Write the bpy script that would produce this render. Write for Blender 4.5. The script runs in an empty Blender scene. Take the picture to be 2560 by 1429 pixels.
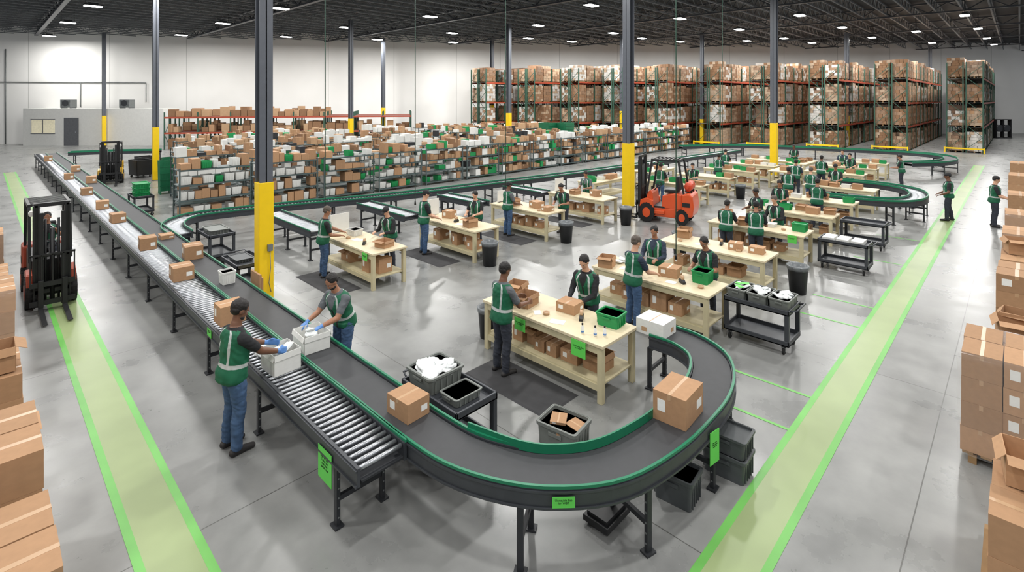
import bpy, bmesh, math, random
import numpy as np
from mathutils import Vector, Matrix, noise
R=random.Random(7)
SC=bpy.context.scene
COL=SC.collection
SC.view_settings.view_transform='Standard'
# ---------------------------------------------------------------- survey frame
F=1300.;H=4.4;HZ=250.
A=math.radians(44.3);CA,SA=math.cos(A),math.sin(A)
def G(px,py,z=0.):
    D=F*(H-z)/(py-HZ);L=(px-1280)/F*D
    return (D*CA+L*SA,D*SA-L*CA)
def P(px,D):
    L=(px-1280)/F*D
    return (D*CA+L*SA,D*SA-L*CA)
def dep(x,y): return x*CA+y*SA
# ---------------------------------------------------------------- materials
def lin(c):
    return tuple(((v/255.)/12.92 if v/255.<=.04045 else ((v/255.+.055)/1.055)**2.4) for v in c)+(1.,)
MATS={}
def mat(name,col,rough=.5,metal=0.,var=.12,scale=6.,rand=0.,emit=0.,coat=0.,bump=0.,alpha=1.):
    if name in MATS: return MATS[name]
    m=bpy.data.materials.new(name);m.use_nodes=True
    nt=m.node_tree;N=nt.nodes;L=nt.links
    b=N['Principled BSDF']
    c=lin(col)
    tc=N.new('ShaderNodeTexCoord');nz=N.new('ShaderNodeTexNoise')
    nz.inputs['Scale'].default_value=scale;nz.inputs['Detail'].default_value=3
    L.new(tc.outputs['Object'],nz.inputs['Vector'])
    mr=N.new('ShaderNodeMapRange');mr.inputs['From Min'].default_value=.3;mr.inputs['From Max'].default_value=.7
    mr.inputs['To Min'].default_value=1-var;mr.inputs['To Max'].default_value=1+var*.6
    L.new(nz.outputs['Fac'],mr.inputs['Value'])
    hs=N.new('ShaderNodeHueSaturation');hs.inputs['Color'].default_value=c
    if rand>0:
        oi=N.new('ShaderNodeObjectInfo');m2=N.new('ShaderNodeMapRange')
        m2.inputs['To Min'].default_value=1-rand;m2.inputs['To Max'].default_value=1+rand
        L.new(oi.outputs['Random'],m2.inputs['Value'])
        mu=N.new('ShaderNodeMath');mu.operation='MULTIPLY'
        L.new(mr.outputs[0],mu.inputs[0]);L.new(m2.outputs[0],mu.inputs[1]);L.new(mu.outputs[0],hs.inputs['Value'])
    else: L.new(mr.outputs[0],hs.inputs['Value'])
    L.new(hs.outputs[0],b.inputs['Base Color'])
    b.inputs['Roughness'].default_value=rough;b.inputs['Metallic'].default_value=metal
    if coat: b.inputs['Coat Weight'].default_value=coat
    if emit:
        b.inputs['Emission Color'].default_value=c;b.inputs['Emission Strength'].default_value=emit
    if bump:
        bp=N.new('ShaderNodeBump');bp.inputs['Strength'].default_value=bump;bp.inputs['Distance'].default_value=.02
        L.new(nz.outputs['Fac'],bp.inputs['Height']);L.new(bp.outputs[0],b.inputs['Normal'])
    if alpha<1: b.inputs['Alpha'].default_value=alpha
    MATS[name]=m;return m
card=mat('cardboard',(172,134,100),.85,var=.07,rand=.14)
card2=mat('cardboard_light',(186,152,118),.85,var=.06,rand=.06)
card3=mat('cardboard_dark',(136,102,74),.85,var=.08)
cardin=mat('cardboard_inside',(132,100,74),.9)
tape=mat('packing_tape',(186,152,118),.3,var=.03)
white=mat('white_board',(222,222,218),.6,var=.04)
paper=mat('paper',(236,236,232),.6,var=.03)
wood=mat('bench_wood',(216,202,170),.5,var=.07,scale=3)
woodl=mat('bench_frame_wood',(192,182,148),.6,var=.08,scale=4)
palletw=mat('pallet_wood',(150,120,84),.85,var=.15)
steel=mat('charcoal_steel',(66,69,74),.42,.3,var=.1)
steeld=mat('dark_steel',(46,48,52),.5,.2)
trussm=mat('truss_steel',(108,112,116),.6,.1)
colm=mat('column_paint',(94,98,106),.4,.1,var=.06)
yel=mat('yellow_guard',(244,204,20),.35,var=.03)
chrome=mat('roller_steel',(178,181,186),.34,.85,var=.05)
belt=mat('belt_rubber',(56,57,60),.6,var=.08,scale=9)
green=mat('rail_green',(22,116,82),.4,var=.06)
signg=mat('sign_green',(96,206,84),.5,var=.03)
lime=mat('lane_edge_green',(108,182,86),.4,var=.14,scale=1.5)
lanem=mat('lane_fill',(150,166,118),.36,var=.14,scale=.9)
black=mat('black_plastic',(28,29,31),.45)
rubber=mat('rubber',(22,22,23),.8)
tgrey=mat('tote_grey',(112,116,112),.5,var=.06)
tdark=mat('tote_charcoal',(74,78,80),.5,var=.06)
tgreen=mat('tote_green',(24,142,78),.45,var=.06)
bag=mat('white_polybag',(222,226,226),.35,var=.06,bump=.3)
linerm=mat('bin_liner',(150,156,160),.25,alpha=.5)
ink=mat('ink',(16,40,20),.6,var=.01)
orange=mat('forklift_orange',(208,80,32),.35,coat=.3,var=.04)
oranged=mat('forklift_rust_orange',(150,62,40),.4,coat=.2,var=.05)
fyel=mat('forklift_yellow',(214,166,40),.35,coat=.3,var=.04)
gas=mat('propane_tank_red',(206,74,44),.3,var=.05)
rackg=mat('rack_green',(44,82,66),.5)
racko=mat('rack_rust_orange',(164,70,46),.5)
shelfm=mat('shelf_steel',(82,96,96),.5,.3)
wrapb=mat('wrapped_brown',(146,116,92),.35,var=.3,scale=3.5,rand=.18)
wrapw=mat('wrapped_white',(200,196,190),.3,var=.22,scale=3.5,rand=.12)
wrapg=mat('wrapped_tan',(172,148,124),.4,var=.28,scale=4,rand=.15)
clear=mat('stretch_film',(226,228,230),.12,var=.1,alpha=.09)
lens=mat('lamp_lens',(255,255,250),.3,emit=14)
housing=mat('lamp_housing',(60,62,64),.5,.4)
matm=mat('mat_rubber',(56,56,58),.85,var=.15,bump=.2)
glass=mat('office_glass',(228,220,190),.15,emit=.25)
doorm=mat('door_paint',(98,100,104),.5)
acm=mat('ac_unit_metal',(120,124,124),.5,.3)
silver=mat('reflective_tape',(186,192,190),.35,.1,var=.03)
vestm=mat('vest_green',(12,94,64),.7,var=.14,scale=9,bump=.15)
jeans=mat('denim',(62,88,122),.85,var=.25,scale=14,bump=.2)
jeansd=mat('dark_trousers',(46,50,60),.85,var=.2,scale=12)
shirtk=mat('black_shirt',(32,33,36),.85,var=.15,scale=12)
shirtg=mat('grey_shirt',(96,100,104),.85,var=.12,scale=12)
shirtn=mat('navy_shirt',(46,56,74),.85,var=.12,scale=12)
shoe=mat('shoe_dark',(40,38,38),.6)
glovem=mat('nitrile_glove',(84,132,196),.4)
skA=mat('skin_dark',(112,76,56),.5,var=.05,scale=12)
skB=mat('skin_medium',(158,112,86),.5,var=.05,scale=12)
skC=mat('skin_light',(204,158,130),.5,var=.05,scale=12)
hairk=mat('hair_black',(26,22,21),.6,var=.3,scale=40,bump=.4)
hairb=mat('hair_greybrown',(88,78,70),.6,var=.3,scale=40,bump=.4)
capm=mat('cap_black',(30,31,34),.8)
eyew=mat('eye_white',(190,184,176),.25,var=.01)
eyed=mat('eye_iris',(34,24,18),.2,var=.01)
lipm=mat('lips',(140,84,74),.5,var=.02)
# ---------------------------------------------------------------- mesh builder
class MB:
    def __init__(s): s.v=[];s.f=[];s.m=[];s.s=[]
    def add(s,vs,fs,m=0,sm=False):
        o=len(s.v);s.v+=[tuple(v) for v in vs];s.f+=[tuple(i+o for i in f) for f in fs]
        s.m+=[m]*len(fs);s.s+=[sm]*len(fs);return s
    def box(s,x0,y0,z0,x1,y1,z1,m=0,M=None):
        vs=[Vector(p) for p in ((x0,y0,z0),(x1,y0,z0),(x1,y1,z0),(x0,y1,z0),(x0,y0,z1),(x1,y0,z1),(x1,y1,z1),(x0,y1,z1))]
        if M is not None: vs=[M@v for v in vs]
        return s.add(vs,[(0,3,2,1),(4,5,6,7),(0,1,5,4),(1,2,6,5),(2,3,7,6),(3,0,4,7)],m)
    def cb(s,c,d,m=0,M=None):
        return s.box(c[0]-d[0]/2,c[1]-d[1]/2,c[2]-d[2]/2,c[0]+d[0]/2,c[1]+d[1]/2,c[2]+d[2]/2,m,M)
    def bar(s,p0,p1,w,h=None,m=0):
        h=h or w
        p0=Vector(p0);p1=Vector(p1);d=(p1-p0).normalized()
        up=Vector((0,0,1)) if abs(d.z)<.95 else Vector((1,0,0))
        a=d.cross(up).normalized();b=a.cross(d)
        vs=[]
        for p in (p0,p1):
            for sx,sy in ((-1,-1),(1,-1),(1,1),(-1,1)): vs.append(p+a*sx*w/2+b*sy*h/2)
        return s.add(vs,[(0,1,2,3),(7,6,5,4),(0,4,5,1),(1,5,6,2),(2,6,7,3),(3,7,4,0)],m)
    def cyl(s,p0,p1,r0,r1=None,n=14,m=0,sm=True):
        r1=r0 if r1 is None else r1
        p0=Vector(p0);p1=Vector(p1);d=(p1-p0).normalized()
        up=Vector((0,0,1)) if abs(d.z)<.9 else Vector((1,0,0))
        a=d.cross(up).normalized();b=a.cross(d);vs=[]
        for p,r in ((p0,r0),(p1,r1)):
            for i in range(n):
                t=2*math.pi*i/n;vs.append(p+a*math.cos(t)*r+b*math.sin(t)*r)
        s.add(vs,[(i,(i+1)%n,n+(i+1)%n,n+i) for i in range(n)],m,sm)
        o=len(s.v)-2*n
        s.f+=[tuple(o+i for i in range(n))[::-1],tuple(o+n+i for i in range(n))];s.m+=[m,m];s.s+=[False,False]
        return s
    def tube(s,pts,r,n=8,m=0):
        rings=[];pts=[Vector(p) for p in pts]
        for i,p in enumerate(pts):
            d=(pts[min(i+1,len(pts)-1)]-pts[max(i-1,0)]).normalized()
            up=Vector((0,0,1)) if abs(d.z)<.9 else Vector((1,0,0))
            a=d.cross(up).normalized();b=a.cross(d)
            rr=r[i] if isinstance(r,(list,tuple)) else r
            rings.append([p+a*math.cos(2*math.pi*k/n)*rr+b*math.sin(2*math.pi*k/n)*rr for k in range(n)])
        return s.loft(rings,m)
    def loft(s,rings,m=0,sm=True,mf=None):
        n=len(rings[0]);vs=[p for r in rings for p in r];k=len(rings)
        o=len(s.v);s.v+=[tuple(v) for v in vs]
        for i in range(k-1):
            for j in range(n):
                s.f.append((o+i*n+j,o+i*n+(j+1)%n,o+(i+1)*n+(j+1)%n,o+(i+1)*n+j))
                s.m.append(mf(i,j) if mf else m);s.s.append(sm)
        s.f.append(tuple(o+j for j in range(n))[::-1]);s.f.append(tuple(o+(k-1)*n+j for j in range(n)))
        s.m+=[mf(0,0) if mf else m,mf(k-2,0) if mf else m];s.s+=[False,False]
        return s
    def ell(s,c,r,M=None,n=16,k=10,m=0):
        c=Vector(c);vs=[];fs=[]
        for i in range(1,k):
            ph=math.pi*i/k
            for j in range(n):
                t=2*math.pi*j/n
                vs.append(Vector((r[0]*math.sin(ph)*math.cos(t),r[1]*math.sin(ph)*math.sin(t),r[2]*math.cos(ph)))+c)
        vs.append(c+Vector((0,0,r[2])));vs.append(c-Vector((0,0,r[2])))
        for i in range(k-2):
            for j in range(n): fs.append((i*n+j,(i+1)*n+j,(i+1)*n+(j+1)%n,i*n+(j+1)%n))
        T=len(vs)-2;B=len(vs)-1
        for j in range(n):
            fs.append((T,j,(j+1)%n));fs.append((B,(k-2)*n+(j+1)%n,(k-2)*n+j))
        if M is not None: vs=[M@v for v in vs]
        return s.add(vs,fs,m,True)
    def lathe(s,prof,n=20,m=0,c=(0,0)):
        rings=[[ (c[0]+r*math.cos(2*math.pi*k/n),c[1]+r*math.sin(2*math.pi*k/n),z) for k in range(n)] for r,z in prof]
        return s.loft(rings,m)
    def poly(s,pts,ax,a0,a1,m=0):
        def mk(p,a):
            return (a,p[0],p[1]) if ax=='x' else ((p[0],a,p[1]) if ax=='y' else (p[0],p[1],a))
        n=len(pts);vs=[mk(p,a0) for p in pts]+[mk(p,a1) for p in pts]
        return s.add(vs,[(i,(i+1)%n,n+(i+1)%n,n+i) for i in range(n)]+[tuple(range(n))[::-1],tuple(range(n,2*n))],m)
    def mesh(s,name,mats):
        me=bpy.data.meshes.new(name);me.from_pydata(s.v,[],s.f)
        for q in mats: me.materials.append(q)
        me.polygons.foreach_set('material_index',s.m);me.polygons.foreach_set('use_smooth',s.s)
        b=bmesh.new();b.from_mesh(me);bmesh.ops.recalc_face_normals(b,faces=b.faces);b.to_mesh(me);b.free()
        me.update();return me
KIDS={}
def obj(name,data,parent=None,loc=(0,0,0),rz=0.,label=None,cat=None,group=None,kind=None,scale=None,bevel=0.):
    o=bpy.data.objects.new(name,data);COL.objects.link(o)
    o.location=loc if len(loc)==3 else (loc[0],loc[1],0);o.rotation_euler=(0,0,rz)
    if scale: o.scale=scale
    if parent: o.parent=parent;KIDS.setdefault(parent.name,[]).append(o)
    if label: o['label']=label
    if cat: o['category']=cat
    if group: o['group']=group
    if kind: o['kind']=kind
    if bevel:
        md=o.modifiers.new('bevel','BEVEL');md.width=bevel;md.segments=2;md.limit_method='ANGLE'
    return o
def mk(name,mb,mats,**k):
    if not isinstance(mats,(list,tuple)): mats=[mats]
    return obj(name,mb.mesh(name,mats),**k)
def dup(o,parent=None,loc=None,rz=None,scale=None,label=None,group=None,kids=True):
    c=o.copy();COL.objects.link(c)
    if parent is not None: c.parent=parent;KIDS.setdefault(parent.name,[]).append(c)
    if loc is not None: c.location=loc if len(loc)==3 else (loc[0],loc[1],0)
    if rz is not None: c.rotation_euler=(0,0,rz)
    if scale is not None: c.scale=scale
    if label: c['label']=label
    if group: c['group']=group
    if kids:
        for ch in list(KIDS.get(o.name,[])): dup(ch,parent=c)
    return c
PR={}
def inst(key,builder,loc,rz=0.,scale=None,label=None,group=None,kids=True):
    if key not in PR:
        o=builder();PR[key]=o
        o.location=loc if len(loc)==3 else (loc[0],loc[1],0);o.rotation_euler=(0,0,rz)
        if scale: o.scale=scale
        if label: o['label']=label
        if group: o['group']=group
        return o
    c=dup(PR[key],loc=loc,rz=rz,scale=scale,label=label,group=group,kids=kids)
    if not group and 'group' in c: del c['group']
    return c
TXT={}
def text_mesh(body,size,m):
    k=(body,size)
    if k in TXT: return TXT[k]
    cu=bpy.data.curves.new('t','FONT');cu.body=body;cu.size=size;cu.extrude=.0006;cu.align_x='CENTER';cu.align_y='CENTER';cu.space_line=.9
    ob=bpy.data.objects.new('t',cu);COL.objects.link(ob)
    dg=bpy.context.evaluated_depsgraph_get()
    me=bpy.data.meshes.new_from_object(ob.evaluated_get(dg));me.materials.clear();me.materials.append(m)
    bpy.data.objects.remove(ob);TXT[k]=me;return me
# ---------------------------------------------------------------- people
def person(loc,yaw,h=1.75,lean=.1,lh=(.36,.16,1.02),rh=(.36,-.16,1.02),hp=.45,hy=0.,skin=skB,hair='short',hairm=hairk,shirt=shirtk,
           sleeve='short',pants=jeansd,glove=None,vox=.0095,sit=False,beard=False,step=.0,palms='down',z=0.,label=''):
    s=h/1.75
    V=Vector
    lh=V(lh)/s;rh=V(rh)/s
    pel=V((-.15*math.sin(lean),0,.95));d=V((math.sin(lean),0,math.cos(lean)));fw=V((math.cos(lean),0,-math.sin(lean)))
    sec=[(-.14,.14,.10,0),(-.08,.172,.126,-.010),(.0,.172,.126,-.004),(.09,.164,.120,.006),(.19,.170,.123,.01),(.29,.184,.13,.01),(.36,.196,.126,.004),(.41,.195,.110,-.004),(.445,.165,.092,-.01),(.475,.10,.074,-.014),(.50,.066,.064,-.012),(.55,.056,.060,-.004)]
    def cen(t,c=0): return pel+(d*t if t>=0 else V((0,0,t)))+fw*c
    def ring(t,a,b,c,n=28):
        o=cen(t,c);f=fw if t>=0 else V((1,0,0))
        def pw(v,e): return math.copysign(abs(v)**e,v)
        return [o+f*b*pw(math.cos(2*math.pi*k/n),.88)+V((0,a*pw(math.sin(2*math.pi*k/n),.88),0)) for k in range(n)]
    mb=MB();segs=[]
    mb.loft([ring(*q) for q in sec])
    def cap(p0,p1,r0,r1,m,n=14):
        p0=V(p0);p1=V(p1);segs.append((p0,p1,r0,r1,m))
        mb.cyl(p0,p1,r0,r1,n=n);mb.ell(p0,(r0,)*3,n=n,k=8);mb.ell(p1,(r1,)*3,n=n,k=8)
    for sd in (1,-1):
        if sit: hip=V((0,.09*sd,.93));kn=V((.42,.13*sd,.95));an=V((.50,.13*sd,.54))
        else:
            fx=step*sd
            hip=V((pel.x,.090*sd,.90));kn=V((pel.x*.5+fx*.5+.025,.105*sd,.50));an=V((fx-.02,.12*sd,.10))
        mid=hip.lerp(kn,.45)+V((.008,0,0));cf=kn.lerp(an,.35)+V((-.012,0,0))
        cap(hip,mid,.104,.092,2);cap(mid,kn,.092,.070,2);cap(kn,cf,.070,.069,2);cap(cf,an,.069,.060,2)
        ft=an+V((0,0,-.055))
        cap(ft+V((-.045,0,0)),ft+V((.09,0,-.004)),.043,.040,3);cap(ft+V((.09,0,-.004)),ft+V((.175,.012*sd,-.010)),.040,.034,3)
        cap(an+V((0,0,-.02)),ft,.046,.044,3)
        S=cen(.395)+V((0,.192*sd,0))+fw*(-.005);T=lh if sd>0 else rh
        dv=T-S;L=min(dv.length,.545);dn=dv.normalized();T=S+dn*L
        a,b=.295,.262;x=(a*a-b*b+L*L)/(2*L);hh=math.sqrt(max(a*a-x*x,0))
        pole=V((-.35,.5*sd,-1.));pp=(pole-dn*pole.dot(dn)).normalized();E=S+dn*x+pp*hh
        cap(cen(.40)+V((0,.12*sd,0)),S,.064,.064,1)
        q=S.lerp(E,.66)
        cap(S,q,.066,.060,1)
        if sleeve=='long': cap(q,E,.058,.051,1);cap(E,E.lerp(T,.93),.051,.037,1);cap(E.lerp(T,.93),T,.030,.028,4)
        else: cap(q,E,.047,.043,0);cap(E,E.lerp(T,.35),.043,.042,0);cap(E.lerp(T,.35),E.lerp(T,.86),.042,.031,0);cap(E.lerp(T,.86),T,.031,.028,4)
        u=(T-E).normalized()
        if palms=='down': u=(u+V((.5,-.12*sd,-.15))).normalized();nn=V((0,-.15*sd,-1))
        else: u=(u+V((.6,0,0))).normalized();nn=V((0,-1.*sd,-.25))
        nn=(nn-u*nn.dot(u)).normalized();w=u.cross(nn);th=w*(-sd)
        for k in range(4):
            off=(-.030+.0200*k)
            cap(T+u*.01+w*off*.6,T+u*.085+w*off,.0155,.0135,4,n=8)
            ln=(.058,.072,.078,.068)[k] if (w*off).dot(th)<0 else (.068,.078,.072,.058)[k]
            b0=T+u*.085+w*off*1.08
            c1=.35;p1=b0+(u*math.cos(c1)+nn*math.sin(c1)+w*off*2)*ln*.5;c2=.85;p2=p1+(u*math.cos(c2)+nn*math.sin(c2))*ln*.32;c3=1.2;p3=p2+(u*math.cos(c3)+nn*math.sin(c3))*ln*.25
            cap(b0,p1,.0100,.0092,4,n=8);cap(p1,p2,.0092,.0086,4,n=8);cap(p2,p3,.0086,.008,4,n=8)
        t0=T+u*.02+th*.024;t1=t0+(u*.65+th*.65+nn*.35)*.045;t2=t1+(u*.9+th*.15+nn*.45)*.034
        cap(t0,t1,.014,.0115,4,n=8);cap(t1,t2,.0115,.0095,4,n=8)
    nb=cen(.50,-.01)
    hdv=(d+V((.25*hp,0,0))+V((0,0,.6))).normalized()
    hc=nb+hdv*.165+V((.02,0,0))
    RM=Matrix.Translation(hc)@Matrix.Rotation(hy,4,'Z')@Matrix.Rotation(hp,4,'Y')
    cap(nb-d*.03,hc+V((-.012,0,-.03)),.059,.055,0)
    def he(c,r,m=0,n=16):
        mb.ell(c,r,RM,n=n);p=RM@V(c);segs.append((p,p,min(r),min(r),m))
    he((-.008,0,.03),(.098,.077,.095));segs[-1]=(RM@V((-.02,0,.03)),RM@V((.01,0,.03)),.08,.08,0)
    he((.028,0,-.04),(.062,.056,.066));he((.066,0,-.083),(.024,.028,.02));he((.056,0,-.02),(.032,.054,.038))
    he((.092,0,-.010),(.014,.0105,.028));he((.101,0,-.028),(.014,.016,.011))
    he((.074,0,.028),(.020,.052,.010))
    he((.083,0,-.056),(.011,.024,.008),5)
    for sd in (1,-1): he((-.004,.078*sd,-.008),(.019,.009,.030))
    me=mb.mesh('tmp',[skin])
    ob=bpy.data.objects.new('tmp',me);COL.objects.link(ob)
    r=ob.modifiers.new('r','REMESH');r.mode='VOXEL';r.voxel_size=vox;r.use_smooth_shade=True
    sm=ob.modifiers.new('s','SMOOTH');sm.factor=.5;sm.iterations=2
    dg=bpy.context.evaluated_depsgraph_get()
    m2=bpy.data.meshes.new_from_object(ob.evaluated_get(dg));bpy.data.objects.remove(ob)
    m2.materials.clear()
    for q in (skin,shirt,pants,shoe,glove or skin,lipm): m2.materials.append(q)
    ts=[q[0] for q in sec]
    def classify(C):
        n=len(C);best=np.full(n,9.);idx=np.zeros(n,dtype=int)
        for p0,p1,r0,r1,m in segs:
            a=np.array(p0);b=np.array(p1)-a;L2=max(b.dot(b),1e-9)
            t=np.clip(((C-a)@b)/L2,0,1);dd=np.linalg.norm(C-(a+t[:,None]*b),axis=1)-(r0+(r1-r0)*t)
            w=dd<best;best[w]=dd[w];idx[w]=m
        rel=C-np.array(pel);tt=rel@np.array(d);low=rel[:,2]<0;tt=np.where(low,rel[:,2],tt)
        xf=np.where(low,rel[:,0],rel@np.array(fw))
        aa=np.interp(tt,ts,[q[1] for q in sec]);bb=np.interp(tt,ts,[q[2] for q in sec])
        dd=(np.sqrt((rel[:,1]/aa)**2+(xf/bb)**2)-1)*np.minimum(aa,bb)
        w=(dd<best)&(tt>-.15)&(tt<.50);idx[w]=np.where(tt[w]<.02,2,1)
        idx[(tt>.44)&(tt<.487)&(idx==0)&(np.abs(rel[:,1])<.12)&(np.abs(xf)<.11)]=1
        return idx
    n=len(m2.vertices);C=np.zeros(n*3);m2.vertices.foreach_get('co',C);C=C.reshape(-1,3);iv=classify(C)
    NO=np.zeros(n*3);m2.vertices.foreach_get('normal',NO);NO=NO.reshape(-1,3)
    sx=loc[0]*3.1
    for i in np.nonzero((iv==1)|(iv==2))[0]:
        p=C[i];q=noise.noise(V((p[0]*7+sx,p[1]*7,p[2]*9)))*.007+abs(noise.noise(V((p[0]*13+p[2]*9+sx,p[1]*13-p[2]*7,p[2]*20+5))))*.012-.002
        C[i]=p+NO[i]*q
    m2.vertices.foreach_set('co',C.ravel())
    n=len(m2.polygons);C=np.zeros(n*3);m2.polygons.foreach_get('center',C);idx=classify(C.reshape(-1,3))
    m2.polygons.foreach_set('material_index',idx.astype(np.int32));m2.polygons.foreach_set('use_smooth',[True]*n)
    root=obj('person',m2,loc=(loc[0],loc[1],z),rz=math.radians(yaw),scale=(s,s,s),label=label,cat='person')
    vb=MB();NR=96;vs=[]
    ks=[-.115,-.10,-.08,-.06,-.03,0,.03,.06,.075,.09,.105]+[.13+.016*k for k in range(20)]+[.445,.456,.466,.476]
    for t in ks:
        a=np.interp(t,ts,[q[1] for q in sec])+.020;b=np.interp(t,ts,[q[2] for q in sec])+.020;c=np.interp(t,ts,[q[3] for q in sec])
        if t<.03: a+=.006;b+=.006
        if t>.37: a-=.012
        rg=ring(t,a,b,c,NR);o=cen(t,c)
        vs.append([p+(p-o).normalized()*(noise.noise(V((p.x*7+sx,p.y*7,p.z*8+3)))*.014+abs(noise.noise(V((p.x*14+p.z*8+sx,p.y*14,p.z*14))))*.018-.003) for p in rg])
    def mf(i,j):
        t=ks[i];th=2*math.pi*(j+.5)/NR;sy=abs(math.sin(th));fr=math.cos(th)>0
        if fr and t>=.26 and sy<.05+(t-.26)*2.0: return 2
        if .06<=t<.10: return 1
        if .47<sy<.585 and t>=.105: return 1
        if fr and sy<.035: return 3
        return 0
    vb.loft(vs,mf=mf)
    mk('safety_vest',vb,[vestm,silver,shirt,shirtk],parent=root,label='green vest with silver reflective bands')
    hb=MB()
    if hair=='cap':
        hb.ell((-.012,0,.05),(.105,.086,.080),RM,n=24,k=14);o=len(hb.v)
        hb.poly([(.05,-.066),(.12,-.056),(.158,-.025),(.165,0),(.158,.025),(.12,.056),(.05,.066)],'z',.050,.058)
        for i in range(o,len(hb.v)): hb.v[i]=tuple(RM@V(hb.v[i]))
        mk('cap',hb,[capm],parent=root,label='black baseball cap')
        hb=MB();hb.ell((-.03,0,.012),(.078,.082,.06),RM);mk('hair',hb,[hairm],parent=root)
    else:
        hb.ell((-.024,0,.046),(.101,.085,.090),RM,n=32,k=20);hb.ell((-.046,0,.005),(.066,.079,.066),RM,n=24,k=16)
        if hair=='bun': hb.ell((-.11,0,.06),(.045,.045,.045),RM);hb.ell((-.1,0,-.02),(.03,.04,.07),RM)
        for i,v in enumerate(hb.v):
            q=noise.noise(Vector(v)*40)*.008;vv=V(v)-hc;hb.v[i]=tuple(V(v)+vv.normalized()*q)
        mk('hair',hb,[hairm],parent=root)
    if vox<.013:
        for sd in (1,-1):
            e=MB();e.ell((.072,.030*sd,.006),(.0155,.014,.008),RM,n=14,k=8);e.ell((.0848,.030*sd,.006),(.0045,.0058,.0058),RM,n=10,k=6,m=1)
            mk('eye',e,[eyew,eyed],parent=root)
            e=MB();e.ell((.087,.031*sd,.027),(.007,.019,.0035),RM,n=10,k=6);mk('eyebrow',e,[hairm],parent=root)
    if beard:
        e=MB();e.ell((.034,0,-.070),(.059,.058,.040),RM,n=24,k=14);mk('beard',e,[hairm],parent=root)
    return root
NV=.0095;MV=.013;FV=.018
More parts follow.
